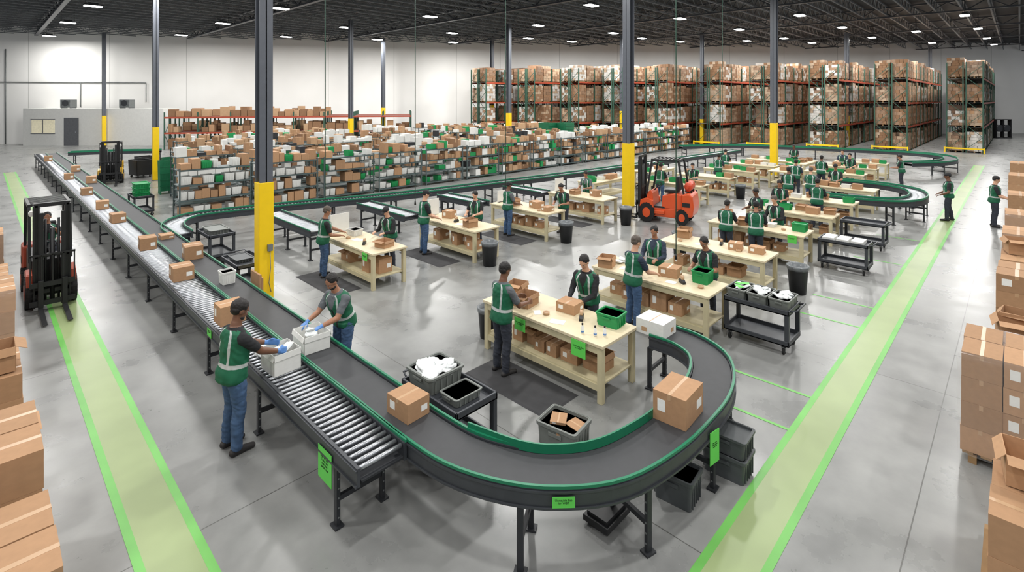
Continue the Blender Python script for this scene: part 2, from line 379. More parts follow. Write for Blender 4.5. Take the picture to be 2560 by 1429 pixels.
pp=[
 dict(loc=(2.24,7.08),yaw=6,h=1.88,lean=.10,lh=(.50,.17,1.12),rh=(.50,-.16,1.10),hp=.5,hy=-.1,skin=skA,beard=True,shirt=shirtk,pants=jeans,glove=glovem,vox=NV,palms='in',label='person in green safety vest and jeans packing a white box'),
 dict(loc=(4.0,7.66),yaw=192,h=1.76,lean=.36,lh=(.52,.16,1.05),rh=(.52,-.16,1.05),hp=.65,skin=skB,beard=True,shirt=shirtg,pants=jeans,glove=glovem,vox=NV,label='person in green vest and blue gloves bending over white box'),
 dict(loc=(5.9,5.98),yaw=-8,h=1.78,lean=.08,lh=(.42,.13,1.10),rh=(.42,-.15,1.08),hp=.4,skin=skA,shirt=shirtg,pants=jeansd,vox=NV,palms='in',label='person in green vest and dark jeans standing on black mat'),
 dict(loc=(7.5,5.45),yaw=185,h=1.72,lean=.22,lh=(.40,.13,1.0),rh=(.40,-.13,1.0),hp=.6,skin=skC,shirt=shirtk,sleeve='long',vox=NV,label='person in black long sleeves and green vest closing a carton'),
 dict(loc=(8.85,5.35),yaw=-22,h=1.78,lean=.10,lh=(.40,.15,1.02),rh=(.42,-.14,1.03),hp=.4,skin=skC,hairm=hairb,shirt=shirtn,pants=jeans,vox=NV,label='grey-haired person in green vest and jeans working at bench'),
 dict(loc=(10.36,5.72),yaw=190,h=1.66,lean=.1,hp=.4,skin=skB,hair='bun',shirt=shirtn,sleeve='long',vox=NV,label='person with tied-back hair in green vest behind packing bench'),
 dict(loc=(10.38,4.55),yaw=172,h=1.66,lean=.25,hp=.65,skin=skB,shirt=shirtk,vox=NV,label='person in green vest bending over green tote on bench'),
 dict(loc=(14.55,5.85),yaw=0,h=1.62,lean=.12,hp=.4,skin=skB,hair='short',shirt=shirtk,pants=jeansd,vox=MV,label='person in green vest with back turned at packing bench'),
 dict(loc=(14.5,5.04),yaw=15,h=1.70,lean=.08,hp=.3,skin=skB,hair='cap',shirt=shirtk,pants=jeansd,vox=MV,label='person in black cap and green vest standing at bench'),
 dict(loc=(16.15,5.05),yaw=170,h=1.66,lean=.2,hp=.6,skin=skC,hairm=hairb,shirt=shirtk,sleeve='long',vox=MV,label='person in green vest leaning over bench from far side'),
 dict(loc=(17.0,5.85),yaw=150,h=1.66,lean=.15,hp=.5,skin=skA,shirt=shirtk,vox=MV,label='person in green vest standing between packing benches'),
 dict(loc=(6.0,12.4),yaw=-15,h=1.76,lean=.12,hp=.5,lh=(.48,.12,1.04),skin=skB,hair='short',hairm=hairb,shirt=shirtk,pants=jeans,vox=NV,label='person in green vest and jeans reaching across packing bench'),
 dict(loc=(7.5,11.8),yaw=195,h=1.66,lean=.25,hp=.6,skin=skC,hair='cap',shirt=shirtk,sleeve='long',vox=MV,label='person in cap and green vest packing an open carton'),
 dict(loc=(8.9,12.2),yaw=-20,h=1.84,lean=.06,hp=.4,skin=skC,hair='cap',shirt=shirtk,pants=jeans,vox=MV,label='tall person in black cap, green vest and jeans at bench'),
 dict(loc=(10.5,11.75),yaw=200,h=1.68,lean=.15,hp=.5,skin=skC,shirt=shirtk,vox=MV,label='person in green vest with dark hair behind bench'),
 dict(loc=(12.0,11.9),yaw=-15,h=1.76,lean=.05,hp=.4,skin=skA,hair='cap',shirt=shirtg,pants=jeans,vox=MV,label='person in green vest and light jeans standing at bench'),
 dict(loc=(13.55,10.85),yaw=190,h=1.68,lean=.3,hp=.6,skin=skB,shirt=shirtk,vox=MV,label='person in green vest bending over a carton'),
 dict(loc=(16.6,12.1),yaw=185,h=1.66,lean=.2,hp=.6,skin=skB,shirt=shirtg,vox=FV,label='person in green vest behind packing bench'),
 dict(loc=(24.7,1.85),yaw=100,h=1.76,lean=.02,lh=(.25,.2,.95),rh=(.25,-.2,.95),hp=.2,skin=skA,hair='cap',shirt=shirtk,pants=jeansd,vox=MV,step=.08,label='person in green vest walking along the green lane'),
 dict(loc=(24.6,.62),yaw=-80,h=1.78,lean=.06,hp=.4,skin=skC,hair='short',shirt=shirtk,pants=jeansd,vox=MV,label='person in green vest handling stacked cartons'),
 dict(loc=(20.2,5.0),yaw=0,h=1.7,hp=.4,skin=skB,shirt=shirtk,vox=FV,label='person in green vest at a packing bench'),
 dict(loc=(22.9,6.7),yaw=10,h=1.7,hp=.4,skin=skA,shirt=shirtk,vox=FV,label='person in green vest sorting small items'),
 dict(loc=(25.5,5.6),yaw=180,h=1.7,hp=.4,skin=skB,hair='cap',shirt=shirtk,vox=FV,label='person in cap and green vest behind bench'),
 dict(loc=(26.0,7.3),yaw=0,h=1.7,hp=.4,skin=skB,shirt=shirtn,vox=FV,label='person in green vest and navy shirt at bench'),
 dict(loc=(31.1,6.2),yaw=180,h=1.7,hp=.4,skin=skC,shirt=shirtk,vox=FV,label='person in green vest among packing benches'),
 dict(loc=(28.7,11.6),yaw=0,h=1.7,hp=.4,skin=skC,shirt=shirtk,vox=FV,label='person in green vest near rolling bins'),
 dict(loc=(34.6,9.8),yaw=180,h=1.7,hp=.4,skin=skA,shirt=shirtk,vox=FV,label='person in green vest beside conveyor'),
 dict(loc=(32.0,4.2),yaw=90,h=1.7,hp=.4,skin=skB,shirt=shirtk,vox=FV,label='person in green vest walking between benches'),
 dict(loc=(23.7,6.1),yaw=0,h=1.66,hp=.5,skin=skC,hairm=hairb,shirt=shirtg,pants=jeans,vox=FV,label='person in green vest and grey shirt at bench'),
 dict(loc=(28.6,6.9),yaw=0,h=1.72,hp=.3,skin=skA,shirt=shirtk,vox=FV,label='person in green vest facing a packing bench'),
 dict(loc=(33.4,7.0),yaw=180,h=1.68,hp=.4,skin=skC,hair='bun',shirt=shirtn,vox=FV,label='person with tied hair and green vest behind bench'),
 dict(loc=(20.15,10.9),yaw=0,h=1.74,hp=.4,skin=skB,hair='cap',shirt=shirtk,pants=jeans,vox=FV,label='person in cap and green vest at far bench'),
 dict(loc=(22.0,10.3),yaw=180,h=1.64,hp=.5,skin=skC,shirt=shirtk,vox=FV,label='person in green vest bending over far bench'),
 dict(loc=(26.1,10.9),yaw=0,h=1.7,hp=.4,skin=skA,shirt=shirtn,vox=FV,label='person in green vest beside packing bench'),
 dict(loc=(18.0+1.3,5.9),yaw=185,h=1.68,lean=.2,hp=.6,skin=skB,shirt=shirtk,vox=FV,label='person in green vest leaning over green totes'),
]
for q in pp: person(**q)
# ---------------------------------------------------------------- shell
WL=(-8.5,79.6);WC=(43.8,44.7);WR=(105.9,-8.3)
poly=[WL,WC,WR,(105.9,-12),(-12,-12),(-12,79.6)]
def planar(name,z0,z1,m,kind='structure'):
    b=MB();b.poly(poly,'z',z0,z1);return mk(name,b,[m],kind=kind)
fm=bpy.data.materials.new('polished_concrete');fm.use_nodes=True
nt=fm.node_tree;N=nt.nodes;L=nt.links;b=N['Principled BSDF']
tc=N.new('ShaderNodeTexCoord')
def nz(sc,det=6,ro=.6):
    n=N.new('ShaderNodeTexNoise');n.inputs['Scale'].default_value=sc;n.inputs['Detail'].default_value=det;n.inputs['Roughness'].default_value=ro
    L.new(tc.outputs['Object'],n.inputs['Vector']);return n
n1=nz(.22,5);n2=nz(1.2,7,.58)
ad=N.new('ShaderNodeMath');ad.operation='ADD';L.new(n1.outputs['Fac'],ad.inputs[0]);L.new(n2.outputs['Fac'],ad.inputs[1])
cr=N.new('ShaderNodeValToRGB');cr.color_ramp.elements[0].position=.36;cr.color_ramp.elements[0].color=lin((114,115,114));cr.color_ramp.elements[1].position=.66;cr.color_ramp.elements[1].color=lin((150,151,149))
hm=N.new('ShaderNodeMath');hm.operation='MULTIPLY';hm.inputs[1].default_value=.5;L.new(ad.outputs[0],hm.inputs[0]);L.new(hm.outputs[0],cr.inputs['Fac'])
sp=N.new('ShaderNodeSeparateXYZ');L.new(tc.outputs['Object'],sp.inputs[0])
def joint(o,off):
    a=N.new('ShaderNodeMath');a.operation='ADD';a.inputs[1].default_value=off;L.new(o,a.inputs[0])
    m=N.new('ShaderNodeMath');m.operation='PINGPONG';m.inputs[1].default_value=2.6;L.new(a.outputs[0],m.inputs[0])
    l=N.new('ShaderNodeMath');l.operation='LESS_THAN';l.inputs[1].default_value=.006;L.new(m.outputs[0],l.inputs[0]);return l
j1=joint(sp.outputs['X'],.3);j2=joint(sp.outputs['Y'],-.8)
mx=N.new('ShaderNodeMath');mx.operation='MAXIMUM';L.new(j1.outputs[0],mx.inputs[0]);L.new(j2.outputs[0],mx.inputs[1])
mm=N.new('ShaderNodeMixRGB');mm.inputs['Color2'].default_value=lin((86,86,84));L.new(mx.outputs[0],mm.inputs['Fac']);L.new(cr.outputs[0],mm.inputs['Color1'])
L.new(mm.outputs[0],b.inputs['Base Color'])
rr=N.new('ShaderNodeMapRange');rr.inputs['From Min'].default_value=.3;rr.inputs['From Max'].default_value=.7;rr.inputs['To Min'].default_value=.24;rr.inputs['To Max'].default_value=.36;L.new(n2.outputs['Fac'],rr.inputs['Value']);L.new(rr.outputs[0],b.inputs['Roughness'])
b.inputs['Specular IOR Level'].default_value=.55
planar('floor',-.1,0,fm)
ceilm=mat('roof_deck',(50,52,54),.8,var=.1)
planar('ceiling',11.9,12.0,ceilm)
wm=bpy.data.materials.new('tilt_up_wall');wm.use_nodes=True
nt=wm.node_tree;N=nt.nodes;L=nt.links;b=N['Principled BSDF'];tc=N.new('ShaderNodeTexCoord')
sp=N.new('ShaderNodeSeparateXYZ');L.new(tc.outputs['Object'],sp.inputs[0])
m=N.new('ShaderNodeMath');m.operation='PINGPONG';m.inputs[1].default_value=3.6;L.new(sp.outputs['X'],m.inputs[0])
l=N.new('ShaderNodeMath');l.operation='LESS_THAN';l.inputs[1].default_value=.03;L.new(m.outputs[0],l.inputs[0])
n1=N.new('ShaderNodeTexNoise');n1.inputs['Scale'].default_value=.3;L.new(tc.outputs['Object'],n1.inputs['Vector'])
cr=N.new('ShaderNodeValToRGB');cr.color_ramp.elements[0].color=lin((226,225,221));cr.color_ramp.elements[1].color=lin((243,242,239));L.new(n1.outputs['Fac'],cr.inputs['Fac'])
mm=N.new('ShaderNodeMixRGB');mm.inputs['Color2'].default_value=lin((196,195,191));L.new(l.outputs[0],mm.inputs['Fac']);L.new(cr.outputs[0],mm.inputs['Color1'])
L.new(mm.outputs[0],b.inputs['Base Color']);b.inputs['Roughness'].default_value=.7
def wall(name,a,c):
    a=Vector(a);c=Vector(c);d=c-a;o=MB();o.box(0,0,0,d.length,.3,11.9)
    return mk(name,o,[wm],loc=(a.x,a.y,0),rz=math.atan2(d.y,d.x),kind='structure')
wall('wall_back',WL,WC);wall('wall_right',WC,WR)
def wallX(Y):
    return 1.47+(72.9-Y)*(42.33/28.2) if Y>44.7 else 43.8+(44.7-Y)*(53/45.18)
for k in range(58):
    Y=-9+k*1.5
    X1=wallX(Y)-.4;X0=max(-8,(30-Y*SA)/CA)
    if X1-X0<4: continue
    b=MB()
    b.box(X0,-.05,11.70,X1,.05,11.80);b.box(X0,-.05,11.04,X1,.05,11.12)
    x=X0;up=False
    while x<X1-.7:
        b.bar((x,0,11.1 if not up else 11.74),(x+.7,0,11.74 if not up else 11.1),.04);x+=.7;up=not up
    mk('roof_truss',b,[trussm],loc=(0,Y,0),label='dark open-web steel roof truss under metal deck',cat='roof truss',group='roof trusses')
for k in range(9):
    X=4+k*11.5
    Y1=72.9-(X-1.47)*28.2/42.33 if X<43.8 else 44.7-(X-43.8)*45.18/53
    Y0=max(-10,(30-X*CA)/SA)
    if Y1-Y0<3: continue
    b=MB();b.box(-.14,Y0,11.60,.14,Y1-.4,11.70);b.box(-.14,Y0,10.86,.14,Y1-.4,10.97)
    y=Y0;up=False
    while y<Y1-1.6:
        b.bar((0,y,10.95 if not up else 11.63),(0,y+1.1,11.63 if not up else 10.95),.07);y+=1.1;up=not up
    mk('roof_girder',b,[steel],loc=(X,0,0),label='deep dark steel roof girder truss',cat='roof girder',group='roof girders')
# lights
def lampdata(e):
    ld=bpy.data.lights.new('bay','AREA');ld.shape='RECTANGLE';ld.size=.9;ld.size_y=.5;ld.energy=e;ld.color=(1,.985,.96);return ld
def lamp(e):
    def f():
        b=MB();b.cb((0,0,.10),(1.0,.6,.1));b.cb((0,0,.2),(.5,.3,.12))
        o=mk('high_bay_light',b,[housing],label='rectangular white high-bay ceiling light',cat='ceiling light',group='high-bay lights')
        b=MB();b.cb((0,0,.03),(.94,.54,.04));mk('lens',b,[lens],parent=o)
        for s in (-.4,.4):
            b=MB();b.cyl((s,0,.2),(s,0,1.38),.012,n=6);mk('hanger',b,[housing],parent=o)
        l=bpy.data.objects.new('lamp',lampdata(e));COL.objects.link(l);l.parent=o;l.location=(0,0,-.005);KIDS.setdefault(o.name,[]).append(l)
        return o
    return f
LP=[(233,17),(170,58),(123,91),(702,23),(557,60),(453,89),(715,93),(865,70),(943,100),(1075,43),(1130,84),(1133,107),(1478,15),(1345,65),(1321,97),(1700,48),(1533,84),(1605,97),(1700,105),(2000,40),(1848,75),(1867,103),(1960,97),(2105,70),(2180,95),(2412,40),(2445,73),(2467,97),(2485,112),(2030,108),(1430,105),(2290,80),(2330,108)]
for px,py in LP:
    x,y=P(px,6.1*F/(250-py));inst('lampf',lamp(680),(x,y,10.5),.0,None,'rectangular white high-bay ceiling light','high-bay lights')
for D in (-4,4,12,20,28):
    for Lr in range(-3,4):
        if abs(Lr)*9>D+16: continue
        x=D*CA+Lr*9*SA;y=D*SA-Lr*9*CA
        if x<-11 or y<-11: continue
        inst('lampn',lamp(410),(x,y,10.5),0.,None,'rectangular white high-bay ceiling light','high-bay lights')
W=bpy.data.worlds.new('w');SC.world=W;W.use_nodes=True
W.node_tree.nodes['Background'].inputs[0].default_value=(.93,.96,1,1);W.node_tree.nodes['Background'].inputs[1].default_value=.40
def strip(x0,y0,x1,y1,z,m,label):
    b=MB();b.box(x0,y0,0.0005,x1,y1,z);return mk('floor_marking',b,[m],label=label,cat='floor marking')
strip(1.09,-2,1.50,44,.003,lanem,'pale green painted walkway strip on concrete')
strip(1.01,-2,1.09,44,.004,lime,'bright green edge line of walkway');strip(1.50,-2,1.58,44,.004,lime,'bright green edge line of walkway')
strip(1.7,1.73,47,2.13,.003,lanem,'pale green painted walkway strip on concrete')
strip(1.7,1.65,47,1.73,.004,lime,'bright green edge line of walkway');strip(1.7,2.13,47,2.21,.004,lime,'bright green edge line of walkway')
for x in (7.55,8.6,11.9,13.2,17.2,20.5):
    strip(x-.025,2.21,x+.025,3.0 if x<8 else 3.35,.004,lime,'thin green floor line joining walkway')
# columns
COLS=[]
def column(px,D,w,yh):
    x,y=P(px,D);COLS.append((x,y));a=w/2
    o=MB();t=.022;h=10.85
    o.box(-a,-a,0.02,a,-a+t,h);o.box(-a,a-t,0.02,a,a,h);o.box(-.012,-a,0.02,.012,a,h)
    r=mk('steel_column',o,[colm],loc=(x,y,0),rz=0 if px<1500 else math.pi/2,label='grey steel I-beam roof column with yellow guard',cat='column',group='roof columns')
    g=MB();q=a+.014;g.box(-q,-q,.025,q,q,yh)
    mk('column_guard',g,[yel],parent=r,label='yellow column guard',bevel=.012)
    g=MB();g.cb((0,0,.012),(a*2.8,a*2.8,.024));mk('base_plate',g,[steeld],parent=r)
    return r
c1=column(660,11.2,.27,2.64)
b=MB();b.cb((.06,-.18,1.25),(.10,.06,.14));b.tube([(.06,-.18,1.2),(.07,-.18,.8),(.04,-.17,.5),(.08,-.18,.3)],.008);mk('junction_box',b,[acm],parent=c1)
for q in [(389,28.6,.26,2.9),(260,50,.3,2.9),(877,42,.3,2.9),(958,54,.32,3.6),(1230,56,.32,3.9),(1272,44,.32,3.3),(1571,21.5,.34,2.62),(1555,52,.32,3.3),(1935,29.6,.32,3.1),(2117,50,.34,2.9),(2325,62,.34,2.5),(1755,52,.3,2.5)]:
    column(*q)
for px,D,zb in ((813,13.0,1.3),(1038,15.5,1.4),(1264,17,1.5),(1690,11.5,1.0),(1806,24,1.5)):
    x,y=P(px,D);b=MB();b.cyl((0,0,zb),(0,0,11.9),.012,n=6);r=mk('power_drop_cable',b,[rackg],loc=(x,y,0),label='thin green power cable hanging from roof',cat='cable')
    b=MB();b.cyl((0,0,zb-.12),(0,0,zb),.03,.02,n=8);mk('plug',b,[black],parent=r)
# ---------------------------------------------------------------- kinds
def carton_b(lab=True):
    b=MB();b.box(-.5,-.5,0,.5,.5,.985)
    b.box(-.5,-.5,.985,.5,-.006,1);b.box(-.5,.006,.985,.5,.5,1)
    o=mk('cardboard_box',b,[card],label='closed brown cardboard carton',cat='box')
    t=MB();t.box(-.502,-.05,1.0,.502,.05,1.003);t.box(-.504,-.05,.80,-.5,.05,1.003);t.box(.5,-.05,.80,.504,.05,1.003);mk('packing_tape',t,[tape],parent=o)
    if lab:
        t=MB();t.box(-.503,.12,.35,-.5,.36,.75);mk('shipping_label',t,[paper],parent=o)
        t=MB();t.box(.12,-.503,.3,.40,-.5,.6);mk('shipping_label',t,[paper],parent=o)
    return o
def carton(x,y,z,sx,sy,sz,rz=0.,label='closed brown cardboard carton with tape',group=None,kids=True,lab=True):
    return inst('carton' if lab else 'cartonp',lambda:carton_b(lab),(x,y,z),rz,(sx,sy,sz),label,group,kids)
def openc_b(m1=card,m2=cardin,fl=.32,ang=(35,60,20,75)):
    b=MB();t=.012
    b.box(-.5,-.5,0,.5,.5,t);b.box(-.5,-.5,t,-.5+t,.5,1);b.box(.5-t,-.5,t,.5,.5,1);b.box(-.5,-.5,t,.5,-.5+t,1);b.box(-.5,.5-t,t,.5,.5,1)
    o=mk('open_box',b,[m1],label='open brown cardboard box',cat='box')
    for ax,an in ((0,0),(1,math.pi/2),(2,math.pi),(3,-math.pi/2)):
        f=MB();M=Matrix.Rotation(an,4,'Z')@Matrix.Translation((.5,0,1))@Matrix.Rotation(math.radians(ang[ax]),4,'Y')
        f.box(0,-.49,-.008,fl,.49,.004,0,M);mk('flap',f,[m1],parent=o)
    return o
def openc(x,y,z,sx,sy,sz,rz=0.,label='open brown cardboard box with raised flaps',wh=False):
    return inst('openw' if wh else 'openc',(lambda:openc_b(white,white,.28,(80,84,80,86))) if wh else openc_b,(x,y,z),rz,(sx,sy,sz),label)
def rrect(sx,sy,r,z,n=4):
    pts=[]
    for cx,cy,a0 in ((sx/2-r,sy/2-r,0),(-sx/2+r,sy/2-r,90),(-sx/2+r,-sy/2+r,180),(sx/2-r,-sy/2+r,270)):
        for k in range(n+1):
            a=math.radians(a0+90*k/n);pts.append((cx+r*math.cos(a),cy+r*math.sin(a),z))
    return pts
def tote_b(m):
    b=MB();b.loft([rrect(.86,.86,.08,0),rrect(.94,.94,.08,.9),rrect(.94,.94,.08,1.0),rrect(.88,.88,.07,1.0),rrect(.81,.81,.07,.05)],sm=False)
    for k in range(5):
        q=-.32+.16*k;b.box(q-.015,-.475,.08,q+.015,-.43,.9);b.box(q-.015,.43,.08,q+.015,.475,.9)
    o=mk('tote',b,[m],label='plastic tote',cat='tote')
    r=MB();r.loft([rrect(1,1,.09,.88),rrect(1,1,.09,1.0),rrect(.93,.93,.08,1.01),rrect(.93,.93,.08,.88)],sm=False);mk('rim',r,[m],parent=o)
    for s in (-1,1):
        r=MB();r.box(s*.49-.02,-.16,.66,s*.49+.02,.16,.78);mk('handle',r,[m],parent=o)
    return o
def tote(x,y,z,sx,sy,sz,rz=0.,m='grey',label=None,group=None,kids=True):
    mm={'grey':tgrey,'green':tgreen,'white':white,'black':tdark}[m]
    return inst('tote'+m,lambda:tote_b(mm),(x,y,z),rz,(sx,sy,sz),label or m+' plastic storage tote',group,kids)
def bag_b():
    b=MB();b.ell((0,0,0),(1,1,1),n=24,k=14)
    def pw(v,e): return math.copysign(abs(v)**e,v)
    for i,v in enumerate(b.v):
        v=Vector((pw(v[0],.6),pw(v[1],.6),v[2]));q=1+.22*noise.noise(v*2.0)+.16*noise.noise(v*5);b.v[i]=(v.x*q,v.y*q,v.z*q+.25*noise.noise(v*3+Vector((5,0,0))))
    return mk('poly_bag',b,[bag],label='crumpled white plastic mailer bag',cat='bag')
def bags(x,y,z,rx,ry,n,s=.09):
    for k in range(n):
        o=inst('bag',bag_b,(x+R.uniform(-rx,rx),y+R.uniform(-ry,ry),z+R.uniform(0,.04)),R.uniform(0,6),(s*R.uniform(.8,1.25),s*R.uniform(.6,.9),s*.30),'crumpled white plastic mailer bag','mailer bags in tote')
        o.rotation_euler[0]=R.uniform(-.4,.4);o.rotation_euler[1]=R.uniform(-.4,.4)
def sign(parent,loc,rz,w,h,text=True,body='Uoneulde Bab\nIor WBT'):
    b=MB();b.box(-w/2,-.003,-h/2,w/2,.003,h/2)
    o=mk('green_sign',b,[signg],parent=parent,loc=loc,rz=rz,label='bright green paper sign with dark lettering')
    if text:
        t=bpy.data.objects.new('lettering',text_mesh(body,w/7.5,ink));COL.objects.link(t);t.parent=o;t.location=(0,-.0045,h*.08);t.rotation_euler=(math.pi/2,0,0)
        KIDS.setdefault(o.name,[]).append(t)
    return o
def bench_b():
    o=obj('workbench',None,label='cream wooden packing workbench with lower shelf',cat='workbench')
    w,l,h=.95,2.55,.86
    b=MB();b.box(-w/2,-l/2,h-.045,w/2,l/2,h);mk('tabletop',b,[wood],parent=o,bevel=.006)
    for x in (-1,1):
        for y in (-1,1):
            b=MB();b.cb((x*(w/2-.06),y*(l/2-.07),(h-.045)/2),(.085,.085,h-.045));mk('leg',b,[woodl],parent=o,bevel=.005)
    for x in (-1,1):
        b=MB();b.cb((x*(w/2-.04),0,h-.10),(.035,l-.1,.10));mk('apron_rail',b,[woodl],parent=o)
        b=MB();b.cb((x*(w/2-.04),0,.22),(.035,l-.1,.09));mk('lower_rail',b,[woodl],parent=o)
    b=MB();b.box(-w/2+.05,-l/2+.05,.26,w/2-.05,l/2-.05,.285);mk('lower_shelf',b,[woodl],parent=o)
    return o
def bench(x,y,fill=6,rz=0.):
    o=inst('bench',bench_b,(x,y),rz,label='cream wooden packing workbench with lower shelf')
    if rz: return o
    yy=y-1.08
    for k in range(fill):
        s=R.uniform(.22,.38)
        if yy+s>y+1.1: break
        f=R.random()
        if f<.7: carton(x-.08+R.uniform(-.08,.12),yy+s/2,.286,.36,s-.02,R.uniform(.16,.36),0,'brown carton on workbench lower shelf','cartons on bench shelves')
        elif f<.9: openc(x-.05,yy+s/2,.286,.34,s-.02,.24,0,'open brown carton on workbench lower shelf')
        yy+=s+R.uniform(.0,.06)*(6/fill)**2
    return o
def caster(parent,x,y):
    b=MB();b.cyl((x,y-.018,.06),(x,y+.018,.06),.058,n=16);w=mk('wheel',b,[rubber],parent=None)
    c=MB();c.cb((x,y,.128),(.07,.07,.01));c.cb((x,y-.025,.09),(.04,.006,.08));c.cb((x,y+.025,.09),(.04,.006,.08))
    k=mk('caster',c,[acm],parent=parent);w.parent=k;KIDS.setdefault(k.name,[]).append(w)
def cart_b(w=.66,l=1.12,h=.78,m=steel):
    o=obj('utility_cart',None,label='dark grey two-shelf utility cart',cat='cart')
    def tray(z,nm):
        b=MB();b.box(-w/2,-l/2,z,w/2,l/2,z+.03)
        for a in ((-w/2,-l/2,-w/2+.03,l/2),(w/2-.03,-l/2,w/2,l/2),(-w/2,-l/2,w/2,-l/2+.03),(-w/2,l/2-.03,w/2,l/2)): b.box(a[0],a[1],z,a[2],a[3],z+.09)
        mk(nm,b,[m],parent=o,bevel=.008)
    tray(h-.09,'top_tray');tray(.16,'bottom_tray')
    for x in (-1,1):
        for y in (-1,1):
            b=MB();b.cb((x*(w/2-.035),y*(l/2-.04),(h-.09+.16)/2),(.06,.07,h-.25));mk('leg',b,[m],parent=o)
            caster(o,x*(w/2-.06),y*(l/2-.1))
    b=MB();b.tube([(-w/2+.08,-l/2+.02,h-.03),(-w/2+.1,-l/2-.1,h+.01),(w/2-.1,-l/2-.1,h+.01),(w/2-.08,-l/2+.02,h-.03)],.015);mk('handle',b,[m],parent=o)
    return o
def cart(x,y,rz=0.,label='dark grey two-shelf utility cart on casters'): return inst('cart',cart_b,(x,y),rz,label=label)
def trash_b():
    b=MB();b.lathe([(.17,0),(.215,.58),(.23,.60),(.23,.63),(.205,.63),(.16,.03)],24);o=mk('trash_can',b,[black],label='round black trash can with clear liner',cat='trash can')
    b=MB();b.lathe([(.218,.54),(.234,.59),(.238,.640),(.20,.642),(.18,.5),(.17,.48)],24)
    for i,v in enumerate(b.v):
        q=1+.03*math.sin(i*2.1);b.v[i]=(v[0]*q,v[1]*q,v[2])
    mk('liner',b,[linerm],parent=o);return o
def trash(x,y,s=1.): return inst('trash',trash_b,(x,y),0,(s,s,s),'round black trash can with clear liner')
def pallet_b():
    b=MB()
    for k in range(7): b.box(-.55,-.55+k*.167,.105,.55,-.55+k*.167+.1,.125)
    for k in range(3):
        y=-.5+k*.46;b.box(-.55,y,.02,.55,y+.08,.105)
        b.box(-.55,y,0,.55,y+.08,.02)
    return mk('pallet',b,[palletw],label='wooden shipping pallet',cat='pallet')
def pallet(x,y,rz=0.): return inst('pallet',pallet_b,(x,y),rz,None,'wooden shipping pallet under cartons')
# ---------------------------------------------------------------- conveyors
def catmull(pts,step=.12):
    P_=[Vector(p) for p in pts];out=[]
    Q=[P_[0]*2-P_[1]]+P_+[P_[-1]*2-P_[-2]]
    for i in range(1,len(Q)-2):
        p0,p1,p2,p3=Q[i-1:i+3];n=max(1,int((p2-p1).length/step))
        for k in range(n):
            t=k/n;out.append(.5*((2*p1)+(p2-p0)*t+(2*p0-5*p1+4*p2-p3)*t*t+(3*p1-p0-3*p2+p3)*t**3))
    out.append(P_[-1]);return out
def cumlen(pts):
    c=[0.]
    for i in range(1,len(pts)): c.append(c[-1]+(pts[i]-pts[i-1]).length)
    return c
def at(pts,c,s):
    s=min(max(s,0),c[-1])
    for i in range(1,len(pts)):
        if c[i]>=s-1e-9:
            t=(s-c[i-1])/max(c[i]-c[i-1],1e-9);d=(pts[i]-pts[i-1]).normalized()
            return pts[i-1].lerp(pts[i],t),d
